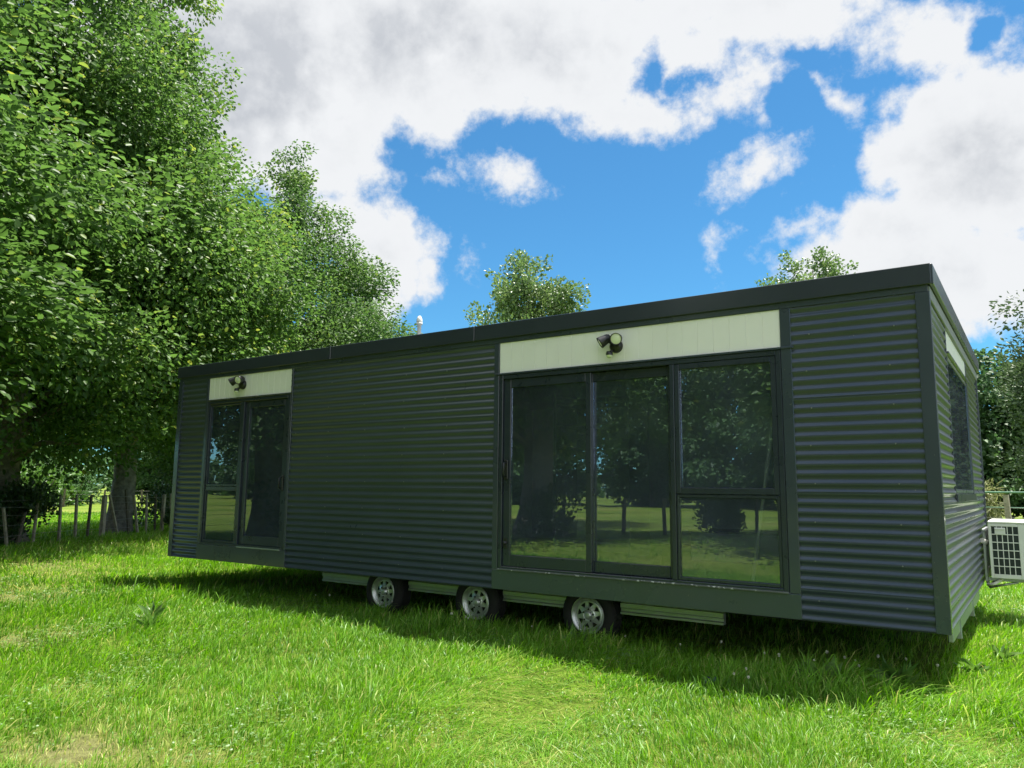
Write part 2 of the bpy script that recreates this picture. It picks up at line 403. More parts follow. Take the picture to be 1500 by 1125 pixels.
def make_tree(name, prof, ncl, per, leaf, clr, seed, trunk_r, lean=(0, 0), ragged=.2, wid=.62, nlimb=45, squash=.8, inner=.35, up=.0, flare=1.6):
    """returns (trunk mesh, crown mesh); prof = [(z, radius)...]"""
    global rng
    rng = np.random.default_rng(seed)
    pz = np.array([a for a, _ in prof]); pr = np.array([b for _, b in prof])
    zz = np.linspace(pz[0], pz[-1], 400); rr = np.interp(zz, pz, pr); cdf = np.cumsum(rr**1.15+.08); cdf /= cdf[-1]
    z = np.interp(rng.random(ncl), cdf, zz); az = rng.uniform(0, 2*PI, ncl)
    ph = rng.uniform(0, 6, 4)
    mod = 1+ragged*(.5*np.sin(3*az+ph[0]+z*.5)+.5*np.sin(5*az+ph[1]-z*.9)+.55*np.sin(2.1*z+2*az+ph[2]))
    R = np.interp(z, pz, pr)*mod; rad = R*rng.random(ncl)**inner
    H = pz[-1]
    cx = rad*np.cos(az)+lean[0]*z/H; cy = rad*np.sin(az)+lean[1]*z/H
    cl = np.stack([cx, cy, z], 1)
    size = clr*rng.uniform(.55, 1.35, ncl)*np.clip(.42+.58*R/pr.max(), .45, 1)
    cnt = np.maximum(6, (per*(size/clr)**1.7*rng.uniform(.6, 1.3, ncl))).astype(int)
    idx = np.repeat(np.arange(ncl), cnt); n = len(idx)
    off = unit(rng.standard_normal((n, 3)))*(rng.random(n)**.38)[:, None]
    # each spray is drawn out along the branch that carries it
    out = unit(np.stack([np.cos(az), np.sin(az), np.full(ncl, .25+up)+rng.normal(0, .35, ncl)], 1))
    off = off*np.array([1, 1, squash])
    off += out[idx]*(np.sum(off*out[idx], 1)*.55)[:, None]
    C = cl[idx]+off*size[idx][:, None]
    D = unit(out[idx]*.5+off*.6+rng.standard_normal((n, 3))*.55+np.array([0, 0, -.35+up]))
    NR = unit(unit(off)*.75+out[idx]*.35+np.array([0, 0, .65])+rng.standard_normal((n, 3))*.5)
    tint = np.clip(.38+rng.normal(0, .16, n)+rng.normal(0, .12, ncl)[idx]+(rng.random(n) < .02)*.4, 0, 1)
    V, Q, T = leaves(C, D, leaf*rng.uniform(.65, 1.25, n), wid, tint, .22, NR)
    crown = npmesh(name+'_crown', V, Q, attrs={'tint': T})
    t = MB(); zt = [-.3, 0, .25, .7, 1.5, 3, H*.35, H*.55, H*.75, H*.92]
    trs = [trunk_r*flare*1.1, trunk_r*flare, trunk_r*(1+(flare-1)*.5), trunk_r*1.08, trunk_r, trunk_r*.9, trunk_r*.68, trunk_r*.45, trunk_r*.25, trunk_r*.06]
    pts = [(lean[0]*max(q, 0)/H+.06*math.sin(q*1.3+seed), lean[1]*max(q, 0)/H+.06*math.cos(q*1.1+seed), q) for q in zt]
    nn = 16
    t.tube(pts, trs, nn)
    # buttressed, uneven trunk
    for k in range(len(t.v)):
        a = k % nn/nn*2*PI; q = t.v[k]; i = k//nn
        if i < len(pts):
            fac = 1+(.12 if i < 4 else .06)*math.sin(3*a+seed)+.05*math.sin(7*a+i)
            c = pts[i]; t.v[k] = (c[0]+(q[0]-c[0])*fac, c[1]+(q[1]-c[1])*fac, q[2])
    for k in rng.choice(ncl, min(nlimb, ncl), replace=False):
        zc = cl[k, 2]; rb = math.hypot(cl[k, 0], cl[k, 1])
        zb = max(pz[0]*.85, zc-rb*(.75 if up < .2 else 1.5)); b = np.array([lean[0]*zb/H, lean[1]*zb/H, zb])
        r0 = trunk_r*.34*max(.25, 1-zb/H); m = b*.5+cl[k]*.5+np.array([0, 0, .12*rb])
        t.tube([b, b*.72+m*.28*1.0+np.array([0, 0, .03]), m, cl[k]*.75+m*.25, cl[k]], [r0, r0*.8, r0*.55, r0*.35, r0*.12], 6, cap=False)
    me = bpy.data.meshes.new(name+'_trunk'); me.from_pydata(t.v, [], t.f)
    me.polygons.foreach_set('use_smooth', [True]*len(t.f)); me.update()
    return me, crown

def place_tree(kind, x, y, rot, label, lm, scale=1., group=None, name='tree', sc3=None):
    tm, cm = kind
    r = empty(name, (x, y, float(gz(x, y))))
    r.rotation_euler.z = rot; r.scale = sc3 or (scale, scale, scale)
    tag(r, label, 'tree', group)
    link('trunk', tm, m_bark, r)
    link('crown', cm, lm, r)
    return r

ROW = 'row of tall leafy trees along the fence'
PA = [(1.9, 2.3), (3, 3.5), (5.5, 4.0), (8.5, 3.4), (10, 2.7), (12, 1.75), (14, 1.15), (15.5, .8), (17.5, .3)]
PA = [(2.6, 2.5), (3.9, 3.6), (6, 3.9), (8.5, 3.4), (10, 2.8), (12, 1.9), (14, 1.3), (15.5, .9), (17.5, .3)]
kA = make_tree('row_tree_a', PA, 300, 640, .122, 1.05, 11, .29, inner=.26, flare=1.45, ragged=.16)
kB = make_tree('row_tree_b', [(1.9, 2.6), (3.2, 3.6), (6, 3.9), (9, 3.3), (12, 2.2), (15, 1.2), (17, .3)], 280, 640, .122, 1.08, 23, .34, ragged=.17, inner=.26)
kR = make_tree('row_tree_c', [(2.6, 2.4), (4, 3.6), (7, 4.0), (10, 3.6), (13, 2.6), (16, 1.4), (17.5, .3)], 260, 300, .15, 1.15, 29, .40, inner=.4)
kD = make_tree('row_tree_d', [(1.4, 3.2), (3, 4.3), (6, 4.2), (8, 3.4), (10, 2.4), (12, 1.3), (13.6, .6), (14.8, .2)], 330, 620, .115, .85, 31, .22, ragged=.13, inner=.36)
place_tree(kA, -19.5, 4.5, .4, 'tall leafy tree with a thick grey trunk behind the leaning fence battens', m_leafA, group=ROW, name='row_tree', sc3=(.94, .94, 1.))
place_tree(kB, -17.6, .9, 2.1, 'leafy tree with a flared trunk standing beside the dark bush at the fence', m_leafA, group=ROW, name='row_tree')
place_tree(kA, -14.4, -5.2, 3.7, 'nearest leafy tree whose large leaves hang in front of the other crowns', m_leafA, group=ROW, name='row_tree', sc3=(1.2, 1.2, .92))
place_tree(kD, -22.6, 11.9, 0., 'pointed dark green tree rising just behind the left end of the roof', m_leafD, group=ROW, name='row_tree', sc3=(1.12, 1.12, 1.))
place_tree(kD, -25.6, 18., 2., 'smaller dark tree farthest along the row behind the cabin', m_leafD, scale=.84, group=ROW, name='row_tree')
RG = 'trees reflected in the cabin glass'
place_tree(kR, -10.7, -11.1, 4.6, 'tree whose thick trunk is mirrored in the left sliding door pane', m_leafA, group=RG, name='row_tree')
place_tree(kR, -15.8, -19.5, 1.3, 'tree whose crown is mirrored in the middle sliding door pane', m_leafA, group=RG, name='row_tree')
place_tree(kR, -2.2, -13.2, .9, 'tree whose crown is mirrored in the upper right window pane', m_leafA, group=RG, name='row_tree')

kP = make_tree('poplar', [(4, 1.5), (7, 3.0), (11, 3.8), (14.5, 3.7), (17, 2.5), (18.6, 1.0), (19.3, .3)], 230, 175, .22, .78, 41, .4, ragged=.42, inner=.5, up=.35, squash=1.25, wid=.75, nlimb=60)
place_tree(kP, -29.6, 39.4, .8, 'round airy pale poplar top above the middle of the roof', m_leafP, group='poplar tops above the roof', name='poplar')
place_tree(kP, -10.2, 42.5, 2.9, 'sparse pale poplar top just above the right part of the roof', m_leafP, group='poplar tops above the roof', name='poplar', scale=.87)
FG = 'far trees seen only as reflections'
kG = make_tree('willow', [(1.5, 1.6), (4, 2.3), (7, 2.3), (9.5, 1.8), (11.2, 1.0), (12.2, .2)], 300, 230, .17, .6, 47, .3, ragged=.4, inner=.5, up=.3, squash=1.3, wid=.5)
place_tree(kG, 3.0, 31.5, .5, 'tall slim grey green tree at the right edge beyond the wire fence', m_leafG, scale=1.07, name='slim_tree')
kF = make_tree('dark_tree', [(.4, 2.2), (2, 3.2), (5, 3.6), (7.5, 2.9), (9.3, 1.5), (10.2, .4)], 260, 110, .30, .85, 53, .35, ragged=.3, wid=.7)
DG = 'dark trees beyond the right hand pasture'
for i, (x, y, s, ro, lb) in enumerate([(-2.6, 42., .93, .3, 'rounded dark green tree directly behind the far corner of the cabin'),
                                       (1.2, 45., .90, 2.2, 'dark green tree between the cabin corner and the slim grey tree'),
                                       (4.8, 43., .98, 4., 'dark green tree partly behind the slim grey tree'),
                                       (-7.5, 46., 1.0, 5.1, 'dark tree mostly hidden behind the right end of the cabin')]):
    place_tree(kF, x, y, ro, lb, m_leafF, scale=s, group=DG, name='dark_tree')

for i in range(10):
    place_tree(kF, -82+8.6*i+1.5*math.sin(i*2.3), -58+3*math.sin(i*1.7), i*1.3, 'far dark tree beyond the pasture, seen only as a reflection in the cabin glass', m_leafF, scale=1.45+.18*math.sin(i*2.9), group=FG, name='dark_tree')

def bush(x, y, w, h, n, leaf, label, lm, seed, name='bush', wid=.6, arch=0., nst=8):
    global rng
    rng = np.random.default_rng(seed)
    r = empty(name, (x, y, float(gz(x, y)))); tag(r, label, 'bush' if name != 'weed_plant' else 'weed')
    nc = max(5, int(12*w*h)); cl = np.stack([rng.normal(0, w*.27, nc), rng.normal(0, w*.27, nc), h*rng.random(nc)**.8*.85], 1)
    idx = rng.integers(0, nc, n)
    off = unit(rng.standard_normal((n, 3)))*(rng.random(n)**.5*min(w, h)*.30)[:, None]
    C = cl[idx]+off; C[:, 2] = np.abs(C[:, 2])+.01
    D = unit(off*1.5+rng.standard_normal((n, 3))*.25+np.array([0, 0, .35-arch]))
    V, Q, T = leaves(C, D, leaf*rng.uniform(.6, 1.3, n), wid, np.clip(rng.normal(.4, .2, n), 0, 1))
    link('foliage', npmesh('foliage', V, Q, attrs={'tint': T}), lm, r)
    t = MB()
    for k in range(nst):
        c = cl[k % nc]; t.tube([(c[0]*.2, c[1]*.2, -.05), (c[0]*.6, c[1]*.6, c[2]*.55), tuple(c)], [.02*w, .014*w, .006*w], 5, cap=False)
    me = bpy.data.meshes.new('stem'); me.from_pydata(t.v, [], t.f); me.update()
    link('stem', me, m_bark, r)
    return r
bush(-17.2, 1.0, 1.15, 1.3, 4200, .085, 'dark rounded bush growing against the fence between the two trunks', m_leafB, 61)
bush(-20.9, 7.4, 2.6, 1.25, 5500, .085, 'low dark bush behind the battens right of the thick trunk', m_leafB, 62)
bush(-22.6, 9.8, 2.0, 1.2, 3600, .085, 'small dark bush at the fence nearest the left cabin corner', m_leafB, 63)
bush(-18.3, 5.6, 1.0, .5, 1200, .08, 'low leafy weeds at the foot of the thick trunk', m_leafB, 64)
bush(-9.7, -10.2, 1.3, 1.2, 2600, .10, 'dark bush at the fence mirrored in the left sliding door pane', m_leafB, 65)
bush(-13.4, -5.6, 1.8, 1.2, 3000, .10, 'dark bush at the fence mirrored in the small left window', m_leafB, 66)
bush(-7.0, -15.2, 1.1, 1.1, 2200, .10, 'dark bush at the fence mirrored in the lower right window pane', m_leafB, 67)
bush(-54.3, 17.7, 3.6, 2.7, 2600, .3, 'bright yellow green bush far out in the left pasture', m_leafW, 68)
bush(-58., 21.5, 4., 2.4, 2200, .3, 'far dark bush right of the bright one in the left pasture', m_leafF, 69)
bush(-1.35, 25.5, 1.2, 1.9, 2200, .30, 'pale arching shrub behind the cabin at the right', m_pampas, 70, wid=.12, arch=.6)
bush(-.5, 19.6, 2.2, .35, 2200, .10, 'low brown green weeds under the right hand wire fence', m_leafW, 71)

# far treeline: reads as one mass
def treeline():
    global rng
    rng = np.random.default_rng(90)
    n = 46000; a = rng.uniform(0, 2*PI, n)
    prof = 4.2+1.6*np.sin(a*7+1)+1.3*np.sin(a*17)+1.1*np.sin(a*41+2)+.7*np.sin(a*97)
    h = np.clip(prof, 2.2, 9)*rng.random(n)**.7; rad = 135+rng.normal(0, 3.5, n)+8*np.sin(a*5)
    C = np.stack([rad*np.cos(a)-5, rad*np.sin(a), h], 1)
    D = unit(rng.standard_normal((n, 3))+np.array([0, 0, .2]))
    V, Q, T = leaves(C, D, rng.uniform(.7, 1.5, n), .8, np.clip(rng.normal(.45, .22, n), 0, 1))
    tag(link('distant_treeline', npmesh('distant_treeline', V, Q, attrs={'tint': T}), m_leafF), 'far dark line of trees on the horizon', 'treeline', kind='stuff')
treeline()
for i, (x, y, sc_t, lb) in enumerate([(-62., 12., .85, 'distant rounded tree in the left pasture seen left of the thick trunk'), (-66., 21., 1.0, 'distant tree in the left pasture seen right behind the thick trunk'), (-60., 31., .9, 'distant tree in the left pasture seen just beside the left cabin corner')]):
    place_tree(kF, x, y, 1.7*i, lb, m_leafD, scale=sc_t, group='distant trees in the left pasture', name='distant_tree')
def clover_cover():
    global rng
    rng = np.random.default_rng(123)
    n = 75000; r = np.sqrt(rng.random(n))*11.5+1.5; a = np.radians(rng.uniform(-92, 22, n))
    x = CAM[0]+r*np.sin(a); y = CAM[1]+r*np.cos(a)
    k = (noise2(x, y, 55, 10, .5, 3.) > .55+rng.normal(0, .25, n)) & ~((x > -9.6) & (x < -.2) & (y > .8))
    x, y = x[k], y[k]; n = len(x); h = rng.uniform(.02, .085, n)
    x = np.repeat(x, 3); y = np.repeat(y, 3); h = np.repeat(h, 3)
    a = np.repeat(rng.uniform(0, 6.28, n), 3)+np.tile([0, 2.09, 4.19], n)
    D = unit(np.stack([np.cos(a), np.sin(a), rng.uniform(-.1, .35, 3*n)], 1)); C = np.stack([x, y, gz(x, y)+h], 1)
    V, Q, T = leaves(C, D, rng.uniform(.010, .019, 3*n), .95, np.repeat(np.clip(rng.normal(.62, .16, n), 0, 1), 3), .12, unit(np.array([0, 0, 1.])+rng.normal(0, .35, (3*n, 3))))
    tag(link('clover_cover', npmesh('clover_cover', V, Q, attrs={'tint': T}), m_leafW), 'low clover leaves among the grass', 'ground cover', kind='stuff')
clover_cover()

# ------------------------------------------------------------------ the cabin
L, W, H = 9.787, 5.17, 2.74
cab = empty('portable_cabin', (-L/2, W/2, 0))
tag(cab, 'long dark corrugated steel cabin on trailer wheels with two cream door panels', 'cabin')
Z = lambda z: z+B0
def part(mb, name, mat, label=None, parent=None): return mb.build(name, mat, parent or cab, label)

# structural core with real openings
w = MB()
for x0, x1, z0, z1 in [(-L+.03, -9.14, .02, 2.6), (-7.30, -4.05, .02, 2.6), (-1.0, -.03, .02, 2.6), (-9.14, -7.30, 2.21, 2.6), (-4.05, -1.0, 2.2, 2.6), (-9.14, -7.30, .02, .205), (-4.05, -1.0, .02, .195)]:
    w.box(x0, x1, .0, .09, Z(z0), Z(z1))
for y0, y1, z0, z1 in [(.09, 1.26, .02, 2.6), (3.46, W-.09, .02, 2.6), (1.26, 3.46, .02, 1.0), (1.26, 3.46, 2.24, 2.6)]:
    w.box(-.09, -.0, y0, y1, Z(z0), Z(z1))
w.box(-L+.03, -.0, W-.09, W-.002, Z(.02), Z(2.6)); w.box(-L+.002, -L+.09, .09, W-.09, Z(.02), Z(2.6))
part(w, 'wall', m_room)
part(MB().box(-L+.05, -.05, .05, W-.05, Z(.0), Z(.018)), 'underfloor', m_under)
part(MB().box(-L+.09, -.09, .09, W-.09, Z(.10), Z(.16)), 'floor', m_floor)
part(MB().box(-L+.09, -.09, .09, W-.09, Z(2.42), Z(2.46)), 'ceiling', m_room)
part(MB().box(-6.95, -6.87, .09, W-.09, Z(.16), Z(2.42)), 'partition', m_room)

PITCH, AMP = .0762, .0085
def corrug(a0, a1, z0, z1, fn, screws=True, seed=0):
    """corrugated cladding, ridges horizontal: a along the wall, depth outwards, fn maps (a, depth, z) -> xyz"""
    r = random.Random(seed); mb = MB(); sheet = PITCH*10; zt = z1
    while zt > z0+1e-4:
        zb = max(z0, zt-sheet); n = max(4, int((zt-zb)/PITCH*12)); na = max(2, int((a1-a0)/.6)+1)
        vs = []; fs = []
        for i in range(n+1):
            z = zb+(zt-zb)*i/n; ph = (z-z0)/PITCH*2*PI
            d = .002+AMP*(1+math.cos(ph))+.0045*(1-(z-zb)/sheet)
            for j in range(na+1):
                a = a0+(a1-a0)*j/na
                vs.append(fn(a, d+.0011*math.sin(a*2.1+z*3+seed)+.0006*math.sin(a*7+z*11), z))
        for i in range(n):
            for j in range(na):
                k = i*(na+1)+j; fs.append((k, k+1, k+na+2, k+na+1))
        # rolled lower lip so that the lap casts its line
        k0 = len(vs)
        for j in range(na+1):
            a = a0+(a1-a0)*j/na; vs.append(fn(a, .0005, zb-.001))
        for j in range(na): fs.append((k0+j, k0+j+1, j+1, j))
        mb.add(vs, fs, 0, True); zt = zb
    if screws:
        step = .62; k = 0; z = z0+PITCH*2
        while z < z1-.03:
            a = a0+.12+(k % 2)*.02
            while a < a1-.05:
                da = r.uniform(-.02, .02); s = .006; d = .002+2*AMP
                p_ = [fn(a+da+s*math.cos(q*PI/3), d+.007, z+s*math.sin(q*PI/3)) for q in range(6)]
                b_ = [fn(a+da+s*math.cos(q*PI/3), d-.004, z+s*math.sin(q*PI/3)) for q in range(6)]
                mb.add(p_+b_, [(0, 1, 2, 3, 4, 5)]+[(q, 6+q, 6+(q+1) % 6, (q+1) % 6) for q in range(6)], 1)
                a += step
            z += PITCH*4; k += 1
    return mb
fr = lambda a, d, z: (a, -d, z)
sd = lambda a, d, z: (d, a, z)
bk = lambda a, d, z: (-a, W+d, z)
lf = lambda a, d, z: (-L-d, -a, z)
m_screw = M('screw head', (.17, .18, .18), .4, var=.2)
for i, (x0, x1) in enumerate([(-9.725, -9.135), (-7.30, -4.045), (-1.005, -.068)]):
    part(corrug(x0, x1, Z(.003), Z(2.525), fr, seed=i), 'corrugated_cladding', [m_clad, m_screw])
for i, (y0, y1, z0, z1) in enumerate([(.01, 1.235, .93, 2.47), (3.485, W-.045, .93, 2.47), (.01, W-.045, .003, .929)]):
    part(corrug(y0, y1, Z(z0), Z(z1), sd, seed=5+i), 'corrugated_cladding', [m_clad, m_screw])
part(corrug(.02, L-.02, Z(.003), Z(2.5), bk, False, 9), 'corrugated_cladding', [m_clad, m_screw])
part(corrug(-W+.02, -.02, Z(.003), Z(2.5), lf, False, 10), 'corrugated_cladding', [m_clad, m_screw])

def trim(name, *bx, mat=m_trim, c=.003):
    mb = MB()
    for b in bx: mb.box(b[0], b[1], b[2], b[3], Z(b[4]), Z(b[5]), 0, c)
    return part(mb, name, mat)
# corner posts: an L of folded steel at each corner
trim('corner_trim', (-.068, .032, -.030, -.0005, -.004, 2.5275), (.0022, .032, -.0003, .035, -.004, 2.50))
trim('corner_trim', (-L-.030, -L+.064, -.030, -.0005, -.004, 2.5275), (-L-.030, -L-.002, -.0003, .05, -.004, 2.5))
trim('corner_trim', (.0022, .032, W-.045, W+.03, -.004, 2.47)); trim('corner_trim', (-L-.032, -L-.002, W-.05, W+.03, -.004, 2.47))
# head flashing under the fascia and jamb flashings
trim('head_flashing', (-L-.02, .02, -.026, -.0003, 2.5285, 2.60))
for q in ((-7.293, -7.262, -.024, -.0004, .205, 2.528), (-9.135, -9.082, -.024, -.0004, .205, 2.528), (-4.047, -3.983, -.024, -.0004, .195, 2.528), (-1.088, -1.003, -.024, -.0004, .195, 2.528)): trim('jamb_flashing', q)
trim('base_flashing', (-9.135, -7.262, -.025, -.0004, -.003, .203)); trim('base_flashing', (-4.047, -1.003, -.025, -.0004, -.003, .193))
trim('window_head_flashing', (-9.10, -7.25, -.034, -.0005, 2.196, 2.214)); trim('window_head_flashing', (-4.03, -.985, -.034, -.0005, 2.184, 2.203))
for q in ((-9.72, -9.137), (-7.259, -4.05), (-1.0, -.07)): trim('bottom_flashing', (*q, -.012, -.0004, -.006, .0025))
# cream grooved panels
def cream(a0, a1, z0, z1, fn, pitch=.104):
    mb = MB(); a = a0; n = max(1, round((a1-a0)/pitch)); pw = (a1-a0)/n
    for k in range(n):
        p0, p1 = a0+k*pw, a0+(k+1)*pw; g = .0026
        q = [(p0, .0085), (p0+g*.5, .0085), (p0+g, .012), (p1-g, .012), (p1-g*.5, .0085), (p1, .0085)]
        vs = [fn(s_, d_, zz_) for zz_ in (Z(z0), Z(z1)) for s_, d_ in q]
        mb.add(vs, [(i, i+1, i+7, i+6) for i in range(5)])
    vs = [fn(a_, d_, z_) for z_ in (Z(z0), Z(z1)) for a_, d_ in ((a0, .006), (a1, .006), (a1, .0005), (a0, .0005))]
    mb.add(vs, [(0, 1, 5, 4), (1, 2, 6, 5), (2, 3, 7, 6), (3, 0, 4, 7), (0, 3, 2, 1), (4, 5, 6, 7)])
    return mb
part(cream(-9.079, -7.295, 2.2165, 2.5265, fr, .123), 'cream_panel', m_cream, 'short cream panel above the narrow left door')
part(cream(-3.981, -1.090, 2.2055, 2.5265, fr, .146), 'cream_panel', m_cream, 'long cream panel above the sliding door')
part(cream(1.262, 3.44, 2.262, 2.47, sd, .14), 'cream_panel', m_cream, 'cream panel above the side window')
for q in ((.0008, .019, 1.236, 1.262, .93, 2.47), (.0008, .019, 3.44, 3.484, .93, 2.47)): trim('jamb_flashing', q)
# fascia, soffit, roof
OV = .05
fas = MB()
for x0, x1 in ((-L-OV, -6.553), (-6.55, -4.303), (-4.30, OV)): fas.box(x0, x1, -OV, -.029, Z(2.579), Z(H), 0, .004)
part(fas, 'fascia', m_fascia)
part(MB().box(.034, .034+OV-.02, -.0285, W+OV, Z(2.579), Z(H-.001), 0, .004), 'fascia', m_trim)
part(MB().box(-L-OV, -L-.03, -.0285, W+OV, Z(2.579), Z(H-.001), 0, .004), 'fascia', m_trim)
part(MB().box(-L-.0295, .0335, W+.03, W+OV, Z(2.50), Z(H-.002), 0, .004), 'fascia', m_trim)
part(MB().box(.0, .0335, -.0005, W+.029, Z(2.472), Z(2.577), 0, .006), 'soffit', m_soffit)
part(MB().box(-L-.029, .033, -.0284, W+.0295, Z(2.62), Z(H-.03)), 'roof', m_clad)

def glazing(parent, a0, a1, z0, z1, y, mat=m_glass, ax='x'):
    mb = MB()
    if ax == 'x': mb.box(a0, a1, y, y+.006, Z(z0), Z(z1))
    else: mb.box(y-.006, y, a0, a1, Z(z0), Z(z1))
    return mb.build('pane', mat, parent)
def framed(name, boxes, panes, mat=m_frame, pm=m_glass, label=None, extra=None):
    mb = MB()
    for b in boxes: mb.box(b[0], b[1], b[2], b[3], Z(b[4]), Z(b[5]), 0, .004)
    o = part(mb, name, mat, label)
    for q in panes: glazing(o, *q, mat=pm)
    for e_ in extra or []: e_(o)
    return o
def ring(a0, a1, z0, z1, y0, y1, wl, wr, wb, wt):
    return [(a0, a0+wl, y0, y1, z0, z1), (a1-wr, a1, y0, y1, z0, z1), (a0+wl, a1-wr, y0, y1, z0, z0+wb), (a0+wl, a1-wr, y0, y1, z1-wt, z1)]
# --- big sliding door set
framed('door_frame', ring(-3.978, -1.092, .197, 2.183, -.022, .085, .045, .045, .03, .045)+[(-2.085, -2.043, -.024, .083, .228, 2.137)], [], label='dark aluminium frame around the sliding door and window')
def lock(x, y, z):
    def f(o):
        mb = MB(); mb.box(x-.022, x+.022, y-.022, y, Z(z-.10), Z(z+.10), 0, .006)
        mb.tube([(x+.0, y-.022, Z(z+.07)), (x, y-.06, Z(z+.06)), (x, y-.06, Z(z-.06)), (x, y-.022, Z(z-.07))], .011, 8)
        mb.build('handle', m_black, o)
    return f
def bolt(x, y, z):
    def f(o):
        mb = MB(); mb.lathe([(.0, -.03), (.014, -.028), (.02, -.015), (.02, -.001)], (x, y, Z(z)), 'y', 16); mb.box(x-.024, x+.024, y-.006, y-.0005, Z(z-.05), Z(z+.05), 0, .002)
        mb.build('lock', m_black, o)
    return f
framed('sliding_door', ring(-3.930, -2.905, .229, 2.136, .000, .038, .085, .060, .115, .09), [(-3.843, -2.967, .346, 2.044, .017)], label='sliding door leaf with a black handle', extra=[lock(-3.885, -.0005, 1.2), bolt(-3.895, -.0005, .46)])
framed('sliding_door', ring(-2.962, -2.087, .229, 2.136, .042, .079, .055, .045, .105, .09), [(-2.905, -2.134, .336, 2.044, .057)], label='second sliding door leaf in the middle')
framed('window', ring(-2.041, -1.139, .975, 2.136, -.018, .05, .045, .045, .055, .05), [(-1.994, -1.186, 1.032, 2.084, .012)], label='upper window sash right of the sliding door')
framed('window', ring(-2.041, -1.139, .229, .972, -.010, .05, .022, .028, .03, .03), [(-2.017, -1.169, .261, .940, .012)], label='lower fixed window pane right of the sliding door')
part(MB().box(-3.975, -1.095, -.040, -.0225, Z(.190), Z(.2055), 0, .003), 'sill', M('scuffed sill', (.10, .11, .11), .5, var=.3, scale=9., speck=((.5, .5, .5), 30., .6)))
# --- narrow left door set
framed('door_frame', ring(-9.080, -7.295, .207, 2.194, -.022, .085, .030, .055, .03, .045)+[(-8.325, -8.245, -.023, .083, .238, 2.147)], [], label='dark aluminium frame around the narrow left door')
framed('window', ring(-9.048, -8.327, 1.0, 2.147, -.008, .05, .022, .022, .03, .03), [(-9.024, -8.351, 1.032, 2.115, .012)], label='upper window left of the narrow door')
framed('window', ring(-9.048, -8.327, .238, .997, -.006, .05, .022, .022, .03, .06), [(-9.024, -8.351, .27, .935, .012)], label='lower window left of the narrow door')
framed('door', ring(-8.243, -7.352, .240, 2.146, .004, .045, .085, .085, .115, .085), [(-8.156, -7.439, .357, 2.059, .02)], label='narrow glazed door', extra=[lock(-7.40, .0035, 1.05)])
part(MB().box(-8.24, -7.36, -.035, -.0225, Z(.196), Z(.214), 0, .003), 'sill', m_galv)
# --- side window
def sbox(*bx):
    mb = MB()
    for b in bx: mb.box(b[0], b[1], b[2], b[3], Z(b[4]), Z(b[5]), 0, .004)
    return mb
sw = part(sbox((-.06, .014, 1.264, 1.304, 1.0, 2.235), (-.06, .014, 3.40, 3.438, 1.0, 2.235), (-.06, .014, 1.304, 3.40, 1.0, 1.04), (-.06, .014, 1.304, 3.40, 2.195, 2.235)), 'window', m_frame, 'wide window in the right end wall')
glazing(sw, 1.305, 3.399, 1.042, 2.193, .010, m_sglass, 'y')
trim('window_head_flashing', (.0008, .036, 1.232, 3.487, 2.238, 2.26))
trim('sill_flashing', (.0225, .034, 1.225, 3.49, .928, .999), mat=m_trim)

# --- flood lights
def flood(x, z, label):
    mb = MB(); y0 = -.013
    mb.lathe([(.0, -.05), (.045, -.048), (.062, -.03), (.066, 0)], (x, y0, Z(z)), 'y', 28)
    mb.tube([(x-.03, y0-.03, Z(z+.03)), (x-.06, y0-.07, Z(z+.05))], .016, 10); mb.tube([(x+.02, y0-.03, Z(z+.03)), (x+.035, y0-.07, Z(z+.05))], .016, 10)
    mb.tube([(x-.02, y0-.03, Z(z-.04)), (x-.035, y0-.06, Z(z-.06))], .014, 10)
    o = part(mb, 'flood_light', m_black, label)
    for hx, d in ((-.075, Vector((-.72, -.45, -.52))), (.05, Vector((.22, -.93, -.28)))):
        c = Vector((x+hx, y0-.085, Z(z+.06))); d.normalize()
        a = d.cross(Vector((0, 0, 1))).normalized(); b = d.cross(a)
        pr = [(0, -.055), (.028, -.052), (.040, -.035), (.046, 0.), (.056, .055), (.058, .066), (.052, .066), (.050, .058)]
        h = MB(); n = 28; vs = []
        for r_, t_ in pr:
            for k in range(n): q = 2*PI*k/n; vs.append(c+d*t_+(a*math.cos(q)+b*math.sin(q))*r_)
        h.add(vs, [(i*n+k, i*n+(k+1) % n, (i+1)*n+(k+1) % n, (i+1)*n+k) for i in range(len(pr)-1) for k in range(n)], 0, True)
        vs = []
        for r_, t_ in [(.050, .057), (.035, .063), (.015, .066), (0, .067)]:
            for k in range(n): q = 2*PI*k/n; vs.append(c+d*t_+(a*math.cos(q)+b*math.sin(q))*r_)
        h.add(vs, [(i*n+k, i*n+(k+1) % n, (i+1)*n+(k+1) % n, (i+1)*n+k) for i in range(3) for k in range(n)], 1, True)
        h.build('lamp_head', [m_black, m_lens], o)
    s = MB(); s.lathe([(0, .03), (.026, .028), (.033, .012), (.033, -.008)], (x-.04, y0-.075, Z(z-.085)), 'z', 24); s.lathe([(.031, -.0085), (.026, -.024), (.012, -.033), (0, -.034)], (x-.04, y0-.075, Z(z-.085)), 'z', 24, 1)
    s.build('motion_sensor', [m_black, m_lens], o)
flood(-2.615, 2.36, 'black twin flood light on the long cream panel')
flood(-8.305, 2.385, 'black twin flood light on the short cream panel')

